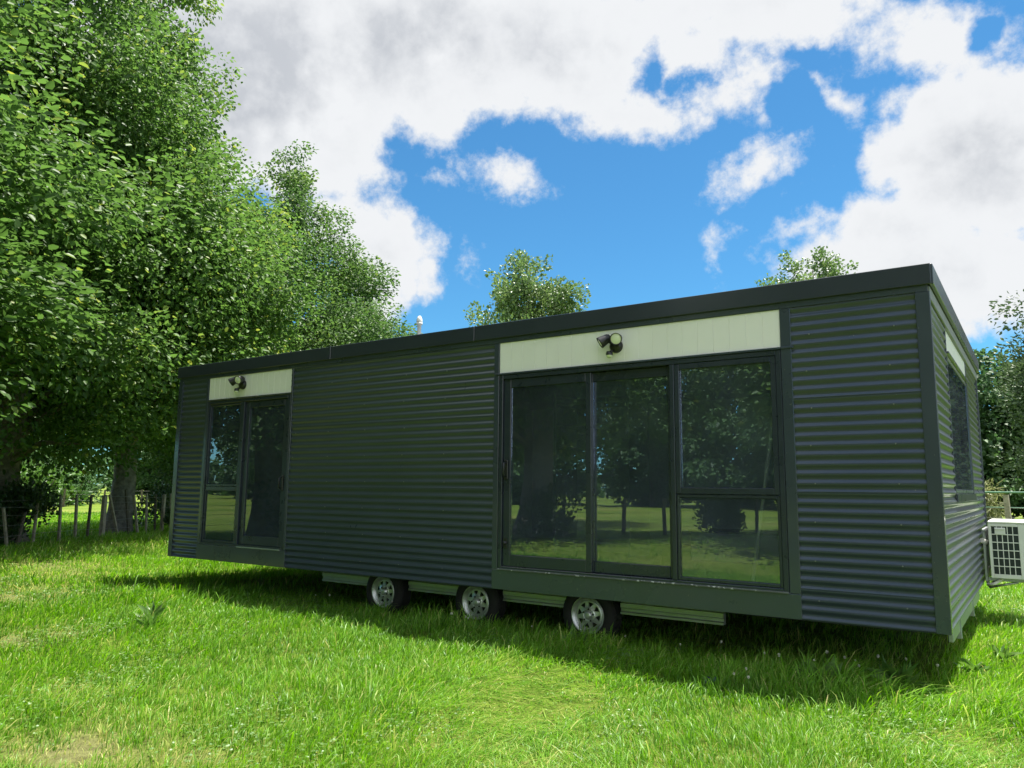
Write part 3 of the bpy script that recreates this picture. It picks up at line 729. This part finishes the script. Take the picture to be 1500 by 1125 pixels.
# --- chassis and wheels
def rail_x(x0, x1, y, z0, z1):
    mb = MB(); hgt = z1-z0
    q = [(0, 0), (0, .12), (.014, .17), (.014, .33), (0, .38), (0, .62), (.014, .67), (.014, .83), (0, .88), (0, 1)]
    vs = [(x_, y-.014+d, z0+t*hgt) for x_ in (x0, x1) for d, t in q]; n = len(q)
    vs += [(x_, y+.05, z_) for x_ in (x0, x1) for z_ in (z0, z1)]
    mb.add(vs, [(i, n+i, n+i+1, i+1) for i in range(n-1)]+[(2*n, 2*n+2, n, 0), (2*n+1, n-1, 2*n-1, 2*n+3), (2*n, 2*n+1, 2*n+3, 2*n+2)])
    return mb
ym = .30
for x0, x1 in ((-6.9, -6.08), (-5.45, -4.72), (-4.12, -3.30), (-2.75, -1.75)):
    part(rail_x(x0, x1, ym, Z(-.165), Z(-.002)), 'chassis_rail', m_galv)
for y0 in (.75, W-.87): part(MB().box(-7.0, -.3, y0, y0+.12, Z(-.13), Z(-.001)), 'chassis_beam', m_under)
# galvanised end rail below the right wall
mb = MB(); mb.box(-.05, -.012, .55, 3.6, Z(-.15), Z(-.006), 0, .006); mb.box(-.049, -.004, 1.15, 1.19, Z(-.21), Z(-.0065), 0, .003); mb.box(-.049, -.004, 2.6, 2.64, Z(-.21), Z(-.0065), 0, .003)
part(mb, 'end_rail', m_galv)
def wheel(x, rot, yc=.20, flip=1):
    zc = .262; c = (x, yc, zc)
    o = empty('wheel', (x+L/2, yc-W/2, zc), cab)
    t = MB()
    t.lathe([(.172, .02), (.185, -.004), (.215, -.012), (.262, -.004), (.283, .015), (.288, .04), (.288, .15), (.278, .18), (.24, .195), (.18, .19), (.172, .175)], c, 'y', 48)
    # tread blocks
    for k in range(48):
        a = 2*PI*k/48; ca, sa = math.cos(a), math.sin(a); da = .038
        for y0, y1 in ((.03, .09), (.10, .16)):
            vs = []
            for rr_ in (.286, .293):
                for aa in (a-da, a+da):
                    for yy in (y0, y1): vs.append((x+rr_*math.cos(aa), yc+yy, zc+rr_*math.sin(aa)))
            t.add(vs, [(4, 5, 7, 6), (0, 4, 6, 2), (1, 3, 7, 5), (0, 1, 5, 4), (2, 6, 7, 3)])
    t.build('tyre', m_tyre, o)
    r = MB()
    r.lathe([(.168, -.002), (.176, -.008), (.178, .0), (.172, .012), (.162, .016), (.156, .026), (.146, .034), (.143, .10), (.150, .16), (.17, .17)], c, 'y', 48)
    # dished disc with triangular windows: hub cone, spokes, outer band
    yo, yi = .040, .022
    r.lathe([(.144, yo), (.128, yo-.012), (.120, yo-.010)], c, 'y', 48)
    r.lathe([(.078, yi+.006), (.066, yi-.006), (.050, yi-.008), (.044, yi+.004), (.040, yi+.004), (.038, yi-.022), (.022, yi-.028), (0, yi-.028)], c, 'y', 32)
    ns = 8
    for k in range(ns):
        a = 2*PI*k/ns+rot; vs = []
        for (rd, yy, wd) in ((.124, yo-.010, .13), (.098, yi+.006, .21), (.070, yi-.002, .42)):
            for sgn in (-1, 1): vs.append((x+rd*math.cos(a+sgn*wd), yc+yy, zc+rd*math.sin(a+sgn*wd)))
        for (rd, yy, wd) in ((.124, yo+.0, .13), (.098, yi+.018, .21), (.070, yi+.012, .42)):
            for sgn in (-1, 1): vs.append((x+rd*math.cos(a+sgn*wd), yc+yy, zc+rd*math.sin(a+sgn*wd)))
        r.add(vs, [(0, 1, 3, 2), (2, 3, 5, 4), (0, 2, 8, 6), (2, 4, 10, 8), (1, 7, 9, 3), (3, 9, 11, 5)], 0, False)
    for k in range(5):
        a = 2*PI*k/5+rot; r.lathe([(0, -.016), (.007, -.015), (.0085, -.002), (.0085, .01)], (x+.057*math.cos(a), yc+yi-.006, zc+.057*math.sin(a)), 'y', 8, 1)
    r.lathe([(.141, .06), (.06, .062), (0, .062)], c, 'y', 32, 1)
    r.build('rim', [m_rim, m_tyre], o)
for x, ro in ((-3.06, .2), (-4.415, .55), (-5.765, .9)):
    wheel(x, ro)
    wheel(x, ro+.3, W-.4)
part(MB().tube([(-3.06, .33, .285), (-3.06, W-.33, .285)], .03, 10).tube([(-4.415, .33, .285), (-4.415, W-.33, .285)], .03, 10).tube([(-5.765, .33, .285), (-5.765, W-.33, .285)], .03, 10), 'axle', m_under)
# roof vent
vp = MB(); vp.lathe([(.030, -.1), (.030, .12), (.046, .125), (.046, .16), (.030, .165)], (-6.915, 2.0, Z(3.31)), 'z', 20); vp.lathe([(.07, -.56), (.045, -.44), (.040, -.1), (.030, -.098)], (-6.915, 2.0, Z(3.31)), 'z', 20)
v = part(vp, 'vent_pipe', m_whitep, 'white vent pipe on the roof')
cp = MB(); cp.lathe([(.045, .17), (.045, .20), (.034, .235), (.018, .26), (0, .265)], (-6.915, 2.0, Z(3.31)), 'z', 20); cp.lathe([(.03, .1655), (.045, .1698)], (-6.915, 2.0, Z(3.31)), 'z', 20)
cp.build('vent_cap', m_whitep, v)

# ------------------------------------------------------------------ air conditioner
ax0, ax1, ay0, ay1, az0, az1 = .10, .44, 3.9, 4.78, .52, 1.145
ac = empty('air_conditioner', ((ax0+ax1)/2, (ay0+ay1)/2, az0))
tag(ac, 'white air conditioner unit with a dark grid guard hung on the right end wall', 'air conditioner')
b = MB(); b.box(ax0, ax1+.10, ay0+.012, ay1, az0, az1-.02, 0, .012); b.box(ax0-.004, ax1+.108, ay0-.004, ay1+.004, az1-.0195, az1+.012, 0, .010)
# frame of the coil opening on the near face
gx0, gx1, gz0, gz1 = ax0+.03, ax0+.285, az0+.045, az1-.05
for q in ((ax0, gx0, az0, az1-.0205), (gx1, ax1+.10, az0, az1-.0205), (gx0, gx1, az0, gz0), (gx0, gx1, gz1, az1-.0205)): b.box(q[0]+.0005, q[1]-.0005, ay0, ay0+.0115, q[2]+.0005, q[3]-.0005, 0, .002)
b.build('casing', m_white, ac)
MB().box(gx0+.001, gx1-.001, ay0+.006, ay0+.0112, gz0+.001, gz1-.001).build('coil', m_coil, ac)
g = MB()
for k in range(1, 5): q = gx0+(gx1-gx0)*k/5; g.box(q-.004, q+.004, ay0-.002, ay0+.004, gz0, gz1)
for k in range(1, 6): q = gz0+(gz1-gz0)*k/6; g.box(gx0, gx1, ay0-.0045, ay0-.0025, q-.005, q+.005)
g.build('grid_guard', m_white, ac)
h = MB(); h.box(gx0+.03, gx0+.135, ay0-.012, ay0-.005, gz1-.09, gz1-.012, 0, .004); h.box(gx0+.035, gx0+.13, ay0-.022, ay0-.0125, gz1-.038, gz1-.02, 0, .004)
h.build('hand_grip', m_white, ac)
f = MB(); f.lathe([(.25, .0), (.25, .012), (.235, .014), (.235, .0)], (ax1+.10, 4.25, .83), 'x', 40)
for k in range(1, 6): f.lathe([(.04*k, .006), (.04*k+.004, .012), (.04*k+.008, .006)], (ax1+.10, 4.25, .83), 'x', 32)
f.build('fan_guard', m_white, ac)
br = MB()
for yy in (4.02, 4.62):
    br.box(.034, .062, yy-.025, yy+.025, .47, 1.03, 0, .003); br.box(.0625, ax1+.12, yy-.022, yy+.022, .478, .516, 0, .003)
    br.tube([(.06, yy, .40), (ax1*.8, yy, .475)], .013, 8)
br.box(.0335, .064, 3.95, 4.7, 1.031, 1.06, 0, .003)
br.build('bracket', m_galv, ac)
pp = MB()
pp.tube([(.10, 4.3, .62), (.05, 4.25, .60), (.045, 4.2, .50), (.06, 4.0, .43), (.12, 3.95, .45), (.2, 4.0, .50)], .018, 10)
pp.build('pipe', m_whitep, ac)
MB().tube([(.03, 3.98, .93), (.05, 4.02, .91), (.09, 4.1, .90)], .03, 10).build('pipe', m_whitep, ac)

# ------------------------------------------------------------------ things seen through the glass
s = empty('shelf_unit', (-4.3, 3.2, Z(.16))); tag(s, 'tall grey shelf unit inside, seen through the left sliding pane', 'shelf')
b = MB(); b.box(-4.85, -4.81, 2.5, 3.1, Z(.16), Z(2.3)); b.box(-3.75, -3.71, 2.5, 3.1, Z(.16), Z(2.3)); b.box(-4.81, -3.75, 3.08, 3.1, Z(.16), Z(2.3)); b.build('case', m_cab, s)
for z_ in (.3, 1.55, 1.85, 2.15): MB().box(-4.8095, -3.7505, 2.52, 3.0795, Z(z_), Z(z_+.03)).build('shelf', m_cab, s)
s = empty('bench', (-2.3, 2.9, Z(.16))); tag(s, 'low grey cabinet on the floor inside, seen through the lower right pane', 'cabinet')
MB().box(-2.95, -1.3, 2.6, 3.15, Z(.16), Z(.50), 0, .005).build('case', m_cab, s); MB().box(-2.97, -1.28, 2.58, 3.17, Z(.501), Z(.53), 0, .004).build('top', m_dark, s)
s = MB(); s.tube([(-1.64, .8, Z(.162)), (-1.36, .86, Z(2.05))], .017, 10); s.tube([(-1.36, .86, Z(2.051)), (-1.355, .861, Z(2.09))], .021, 10)
tag(s.build('white_pole', m_whitep), 'thin white pole leaning inside behind the right hand window panes', 'pole')

# ------------------------------------------------------------------ fences
FD = np.array([-.49, .872]); FP = np.array([-18.8, 5.1])
def post_mb(x, y, h, w, lx, ly, rot=0., base=-.1):
    z0 = float(gz(x, y)); mb = MB(); vs = []
    for t, q in ((base, 1.), (h*.5, .98), (h, .93)):
        for sx, sy in ((-1, -1), (1, -1), (1, 1), (-1, 1)):
            a, b_ = sx*w*.5*q, sy*w*.42*q
            vs.append((x+a*math.cos(rot)-b_*math.sin(rot)+lx*t/h, y+a*math.sin(rot)+b_*math.cos(rot)+ly*t/h, z0+t+(.012*sx if t == h else 0)))
    mb.add(vs, [(0, 1, 5, 4), (1, 2, 6, 5), (2, 3, 7, 6), (3, 0, 4, 7), (4, 5, 9, 8), (5, 6, 10, 9), (6, 7, 11, 10), (7, 4, 8, 11), (8, 9, 10, 11)])
    return mb
def fence(name, P0, D, posts, wires, label, mats, t0, t1, group=None):
    """posts: (t along the fence, lean along, height, width)"""
    r = empty(name, (P0[0], P0[1], float(gz(*P0)))); tag(r, label, 'fence', group)
    for k, (t, ln, h, w) in enumerate(posts):
        x, y = P0[0]+D[0]*t, P0[1]+D[1]*t
        post_mb(x, y, h, w, D[0]*ln, D[1]*ln, math.atan2(D[1], D[0])+.2*math.sin(k*3.1)).build('post', mats[k % len(mats)], r)
    for k, hz in enumerate(wires):
        pts = []
        for q in np.linspace(t0, t1, int((t1-t0)/1.4)+2):
            x, y = P0[0]+D[0]*q, P0[1]+D[1]*q
            pts.append((x+.03, y+.01, float(gz(x, y))+hz+.025*math.sin(q*1.1+k)))
        MB().tube(pts, .0035, 5).build('wire', m_wire, r)
    return r
near = [(-4.55, .05, .95, .05), (-5.25, -.2, .8, .05), (-5.0, .16, .7, .05), (-3.75, -.06, .98, .055), (-3.22, -.06, 1.0, .055), (-2.80, .04, 1., .055), (-2.26, .0, 1., .10), (-1.62, -.46, 1.0, .06), (-1.17, -.26, 1.12, .055), (-.78, -.30, 1., .06), (-.4, -.1, 1.05, .05), (0, -.06, 1., .05), (.33, .03, 1., .08), (.75, -.04, 1., .055), (1.3, .03, 1.02, .055), (1.9, -.05, 1., .055), (2.6, .05, 1.02, .1), (3.6, 0, 1., .055), (4.8, .04, 1., .055)]
fence('batten_fence', FP, FD, near, (.22, .42, .62, .80, .94), 'wire fence of thin leaning weathered battens in front of the tree trunks', [m_post, m_post, m_postd], -5.6, 6.)
fence('wire_fence', FP+FD*-6.2, -FD, [(i*1.75+.3*math.sin(i*2.7), .05*math.sin(i*1.9), 1.02, .085) for i in range(24)], (.25, .45, .65, .82, .97), 'post and wire fence along the tree row, mirrored in the cabin windows', [m_postd], -.5, 42)
fd2 = np.array([-.35, .937]); fence('wire_fence', np.array([-54.5, 12.]), np.array([.42, .907]), [(i*2.3, .06*math.sin(i*2.2), 1.15, .13) for i in range(22)], (.4, .8, 1.05), 'distant post fence crossing the bright pasture at far left', [m_postd], -2, 52)
fence('wire_fence', np.array([-.11, 18.5]), np.array([.98, -.2]), [(0, -.06, 1.42, .13), (3.4, .03, 1.4, .12), (6.8, 0, 1.4, .12), (-3.4, 0, 1.4, .12), (-6.8, .04, 1.4, .12)], (.5, .8, 1.05), 'wire fence with one weathered post beside the cabin corner', [m_post], -12, 12)
rl = empty('pipe_rail', (-.1, 21., float(gz(-.1, 21.)))); tag(rl, 'thin green pipe rail running across behind the right wire fence', 'rail')
MB().tube([(-9, 23., 1.5), (0, 21., 1.5), (9, 19., 1.5)], .028, 8).tube([(-9, 23., 1.05), (0, 21., 1.05), (9, 19., 1.05)], .014, 8).build('rail', m_green, rl)
for xx in (-8.8, -3, 4, 8.8): MB().tube([(xx, 21-.2222*xx, -.05), (xx, 21-.2222*xx, 1.53)], .03, 8).build('post', m_green, rl)

# ------------------------------------------------------------------ small plants in the grass
CG = 'small pale clover heads in the shaded grass'
def clover():
    r = empty('clover_flower', (0, 0, 0))
    MB().tube([(0, 0, -.02), (.006, .004, .09), (.012, .0, .19)], [.0022, .002, .0016], 5).build('stem', m_stem, r)
    mb = MB()
    for k in range(36):
        z_ = 1-2*(k+.5)/36; a = k*2.4; q = math.sqrt(1-z_*z_); d = Vector((q*math.cos(a), q*math.sin(a), z_)); c = Vector((.012, 0, .198))
        s_ = d.cross(Vector((.3, .2, 1))).normalized()*.0035
        mb.add([c+d*.003-s_, c+d*.003+s_, c+d*.015+s_*.6+Vector((0, 0, .002)), c+d*.015-s_*.6+Vector((0, 0, .002))], [(0, 1, 2, 3)])
    mb.build('flower_head', m_petal, r)
    return r
cl0 = clover(); rr_ = random.Random(4)
spots = [(-2.05, .05), (-1.75, .15), (-1.35, .1), (-1.15, -.1), (-.95, .15), (-.9, .3), (-.75, .2), (-.7, .35), (-.6, .1), (-.52, .4), (-.35, .55), (-.15, .6), (-.1, .4), (-1.32, -.75), (-1.2, -.8), (-1.25, -.65), (-2.6, .1), (-4.3, -.1), (-4.25, -.2), (-4.4, -.15), (-5.6, .15), (-6.5, .1), (-6.9, .2), (-3.6, .05)]
for i, (x, y) in enumerate(spots):
    o = cl0 if i == 0 else copy_tree(cl0)
    o.location = (x, y, float(gz(x, y))); o.rotation_euler = (rr_.uniform(-.15, .15), rr_.uniform(-.15, .15), rr_.uniform(0, 6)); sc = rr_.uniform(.6, .95); o.scale = (sc, sc, sc)
    tag(o, 'small pale clover head on a thin stem in shaded grass beside the cabin', 'flower', CG)
# broad-leaved weeds
def weed(x, y, n, ln, label, seed, lm=m_leafW, wid=.34, name='weed_plant', cat='weed'):
    global rng
    rng = np.random.default_rng(seed)
    a = np.linspace(0, 2*PI*1.0, n, endpoint=False)+rng.normal(0, .2, n); el = rng.uniform(.25, 1.1, n)
    D = np.stack([np.cos(a)*np.cos(el), np.sin(a)*np.cos(el), np.sin(el)], 1); C = D*.01
    V, Q, T = leaves(C, D, ln*rng.uniform(.6, 1.15, n), wid, np.clip(rng.normal(.55, .15, n), 0, 1), .2)
    o = link(name, npmesh(name, V, Q, attrs={'tint': T}), lm); o.location = (x, y, float(gz(x, y))+.02)
    return tag(o, label, cat)
for k, (x, y, n, ln, lb) in enumerate([(-7.0, -1.9, 16, .17, 'broad leaved dock weed in the sunny grass at left'), (-6.6, -2.15, 14, .15, 'smaller broad weed right of the dock weed in the sunny grass'),
                                       (-.85, -.2, 18, .26, 'tall plantain tuft in the shade under the right end of the cabin'), (-.35, .1, 16, .24, 'plantain tuft in the shade near the right corner of the cabin'),
                                       (-4.9, -.25, 12, .12, 'low broad weed below the middle wheel'), (-3.0, -.1, 18, .2, 'leafy weed growing in front of the nearest wheel'),
                                       (.25, 1.7, 16, .16, 'pale weed in the sun below the air conditioner'), (.1, 1.0, 14, .16, 'sunlit weed at the right corner of the cabin')]):
    weed(x, y, n, ln, lb, 200+k)
weed(-1.49, -.73, 26, .075, 'small violet blue flower clump at the edge of the shade', 300, m_blue, .5, 'blue_flower', 'flower')

# ------------------------------------------------------------------ camera
CR = Vector((0.824198, 0.566217, 0.009826)); CU = Vector((0.069015, -0.117652, 0.990654)); CF = Vector((-0.562081, 0.815817, 0.136045))
from mathutils import Matrix
cd = bpy.data.cameras.new('camera'); cam = bpy.data.objects.new('camera', cd); COL.objects.link(cam)
cd.sensor_width = 36.; cd.lens = 36.*1116.29/1500.; cd.clip_start = .05; cd.clip_end = 3000.
mw = Matrix((CR, CU, -CF)).transposed().to_4x4(); mw.translation = Vector(CAM)
cam.matrix_world = mw; S.camera = cam

# ------------------------------------------------------------------ sun and sky
EL, SX = math.radians(72.5), .46
sdir = Vector((SX*math.cos(EL), math.cos(EL)*math.sqrt(1-SX*SX), math.sin(EL)))
sl = bpy.data.lights.new('sun', 'SUN'); sl.energy = 5.0; sl.angle = math.radians(.5); sl.color = (1., .955, .88)
so = bpy.data.objects.new('sun', sl); COL.objects.link(so); so.location = (0, 0, 30)
so.rotation_euler = (-sdir).to_track_quat('-Z', 'Y').to_euler()

wd = bpy.data.worlds.new('World'); S.world = wd; wd.use_nodes = True
nt = wd.node_tree; nt.nodes.clear(); Lk = nt.links.new
out = N(nt, 'ShaderNodeOutputWorld'); bg = N(nt, 'ShaderNodeBackground')
SKY_STR = .10
sky = N(nt, 'ShaderNodeTexSky', sky_type='NISHITA', sun_disc=False)
sky.sun_elevation = EL; sky.sun_rotation = math.atan2(sdir.x, sdir.y); sky.altitude = 50.; sky.air_density = 1.0; sky.dust_density = .3; sky.ozone_density = 3.
def mth(op, a, b=None, c=None, clamp=False):
    n = N(nt, 'ShaderNodeMath', operation=op, use_clamp=clamp)
    for i, q in enumerate((a, b, c)):
        if q is None: continue
        if isinstance(q, (int, float)): n.inputs[i].default_value = q
        else: Lk(q, n.inputs[i])
    return n.outputs[0]
def vm(op, a, b=None, c=None):
    n = N(nt, 'ShaderNodeVectorMath', operation=op)
    for i, q in enumerate((a, b, c)):
        if q is None: continue
        if isinstance(q, (tuple, list, Vector)): n.inputs[i].default_value = tuple(q)
        else: Lk(q, n.inputs[i])
    return n.outputs['Value'] if op in ('DOT_PRODUCT', 'LENGTH') else n.outputs['Vector']
def sstep(x, a, b, lo=0., hi=1.):
    n = N(nt, 'ShaderNodeMapRange', interpolation_type='SMOOTHSTEP', in_1=a, in_2=b, in_3=lo, in_4=hi); Lk(x, n.inputs[0]); return n.outputs[0]
dirv = N(nt, 'ShaderNodeTexCoord').outputs['Generated']
def fbm(scale, det=8., rough=.6, off=(0, 0, 0), src=None):
    n = N(nt, 'ShaderNodeTexNoise', in_Scale=scale, in_Detail=det, in_Roughness=rough); Lk(vm('ADD', src or dirv, off), n.inputs['Vector']); return n
# warp the direction a little so that cloud edges billow
wn = fbm(5., 6., .6, (3, 1, 2)); wv = vm('MULTIPLY', vm('SUBTRACT', wn.outputs['Color'], (.5, .5, .5)), (.11, .11, .11))
wd_ = vm('ADD', dirv, wv)
df = mth('MAXIMUM', vm('DOT_PRODUCT', wd_, CF), .05)
uv = N(nt, 'ShaderNodeCombineXYZ')
Lk(mth('DIVIDE', vm('DOT_PRODUCT', wd_, CR), df), uv.inputs[0]); Lk(mth('DIVIDE', vm('DOT_PRODUCT', wd_, CU), df), uv.inputs[1])
def blob(cx, cy, rx, ry, rot=0.):
    """elliptic cloud patch in hundredths of a degree-like units, returns signed height"""
    F = 1116.29; u0, v0 = (cx-750)/F, (562.5-cy)/F
    d = vm('SUBTRACT', uv.outputs[0], (u0, v0, 0))
    if rot:
        r_ = N(nt, 'ShaderNodeVectorRotate', rotation_type='Z_AXIS'); Lk(d, r_.inputs['Vector']); r_.inputs['Angle'].default_value = math.radians(rot); d = r_.outputs[0]
    ln = vm('LENGTH', vm('MULTIPLY', d, (F/rx, F/ry, 0)))
    return mth('MULTIPLY', mth('SUBTRACT', 1., ln), min(rx, ry)/100.)
pos = [(330, 110, 330, 210), (600, 60, 380, 150), (480, 235, 105, 62), (800, 70, 300, 112), (965, 158, 195, 42), (1130, 122, 52, 26), (1060, 10, 330, 66), (1440, 215, 195, 150), (1330, 335, 130, 75),
       (1190, 345, 105, 40, -22), (1380, 55, 150, 75), (1420, 400, 300, 95), (1205, 160, 40, 20, 35), (728, 260, 90, 44), (1108, 252, 84, 42, -20), (1043, 371, 32, 26, 30), (1097, 347, 32, 18),
       (560, 378, 92, 96), (520, 335, 82, 56), (622, 400, 50, 56), (545, 450, 55, 45), (676, 385, 24, 46, -10), (1170, 285, 40, 18, -30)]
neg = [(612, 238, 40, 30), (962, 92, 12, 22, -15), (1035, 112, 30, 9), (1180, 92, 62, 24, 10), (1150, 150, 40, 60), (1465, 42, 16, 20, 25)]
F_ = None
for q in pos:
    v = blob(*q); F_ = v if F_ is None else mth('MAXIMUM', F_, v)
for q in neg: F_ = mth('MINIMUM', F_, mth('MULTIPLY', blob(*q), -1.5))
# clouds elsewhere in the sky
gen = mth('MULTIPLY', mth('SUBTRACT', fbm(2.1, 3., .5, (7, 3, 1)).outputs['Fac'], .45), 5.)
away = sstep(vm('DOT_PRODUCT', dirv, CF), .70, .80, 0., 20.)
F_ = mth('MAXIMUM', F_, mth('SUBTRACT', gen, away))
n1 = fbm(9., 9., .62, (1, 5, 2)).outputs['Fac']; n2 = fbm(30., 8., .65, (4, 4, 9)).outputs['Fac']
E_ = mth('ADD', F_, mth('ADD', mth('MULTIPLY', mth('SUBTRACT', n1, .5), 1.3), mth('MULTIPLY', mth('SUBTRACT', n2, .5), .75)))
mask = sstep(E_, -.06, .34)
# cloud tone: bright rims and tops, greyer thick bases
thick = sstep(E_, .35, 1.6)
g1 = fbm(4.2, 7., .55, (9, 2, 6)).outputs['Fac']
# light falls from above: bright where the billow thins out upwards
def relief(sc, d, k, off): return mth('MULTIPLY', mth('SUBTRACT', fbm(sc, 7., .55, off).outputs['Fac'], fbm(sc, 7., .55, tuple(o+q for o, q in zip(off, (d*.15, d*.35, d)))).outputs['Fac']), k)
rl = mth('ADD', relief(7., .05, 2.6, (2, 8, 3)), relief(19., .02, 2.0, (5, 1, 3)))
tone = mth('ADD', mth('MULTIPLY', sstep(g1, .37, .63), .62), mth('ADD', rl, .22), None, True)
grey = mth('MULTIPLY', thick, mth('SUBTRACT', 1., tone), None, True)
ccol = N(nt, 'ShaderNodeMix', data_type='RGBA'); Lk(grey, ccol.inputs['Factor'])
CL_HI, CL_LO = (.372, .380, .390), (.245, .257, .277)
ccol.inputs[6].default_value = c4(CL_HI); ccol.inputs[7].default_value = c4(CL_LO)
skm = N(nt, 'ShaderNodeMix', data_type='RGBA', blend_type='MULTIPLY'); skm.inputs['Factor'].default_value = 1.; Lk(sky.outputs[0], skm.inputs[6]); skm.inputs[7].default_value = (SKY_STR*.255, SKY_STR*.55, SKY_STR*.66, 1)
fin = N(nt, 'ShaderNodeMix', data_type='RGBA'); Lk(mask, fin.inputs['Factor']); Lk(skm.outputs[2], fin.inputs[6]); Lk(ccol.outputs[2], fin.inputs[7])
# added fill: sky behind the camera brightened to light the shaded front wall
front_fill = sstep(vm('DOT_PRODUCT', dirv, (-.25, -.968, 0)), .0, .6, 1., 1.9)
an = N(nt, 'ShaderNodeVectorMath', operation='SCALE'); Lk(fin.outputs[2], an.inputs[0]); Lk(front_fill, an.inputs['Scale'])
sc_ = N(nt, 'ShaderNodeMix', data_type='RGBA', blend_type='DIVIDE'); sc_.inputs['Factor'].default_value = 1.; Lk(an.outputs[0], sc_.inputs[6]); sc_.inputs[7].default_value = (SKY_STR, SKY_STR, SKY_STR, 1)
Lk(sc_.outputs[2], bg.inputs['Color']); bg.inputs['Strength'].default_value = SKY_STR
Lk(bg.outputs[0], out.inputs[0])
wd.cycles.sampling_method = 'MANUAL'; wd.cycles.sample_map_resolution = 512

S.view_settings.view_transform = 'Standard'; S.view_settings.look = 'None'; S.view_settings.gamma = 1.
S.view_settings.exposure = 1.25
S.cycles.use_denoising = True
S.cycles.max_bounces = 8; S.cycles.transparent_max_bounces = 12
S.cycles.sample_clamp_indirect = 8.
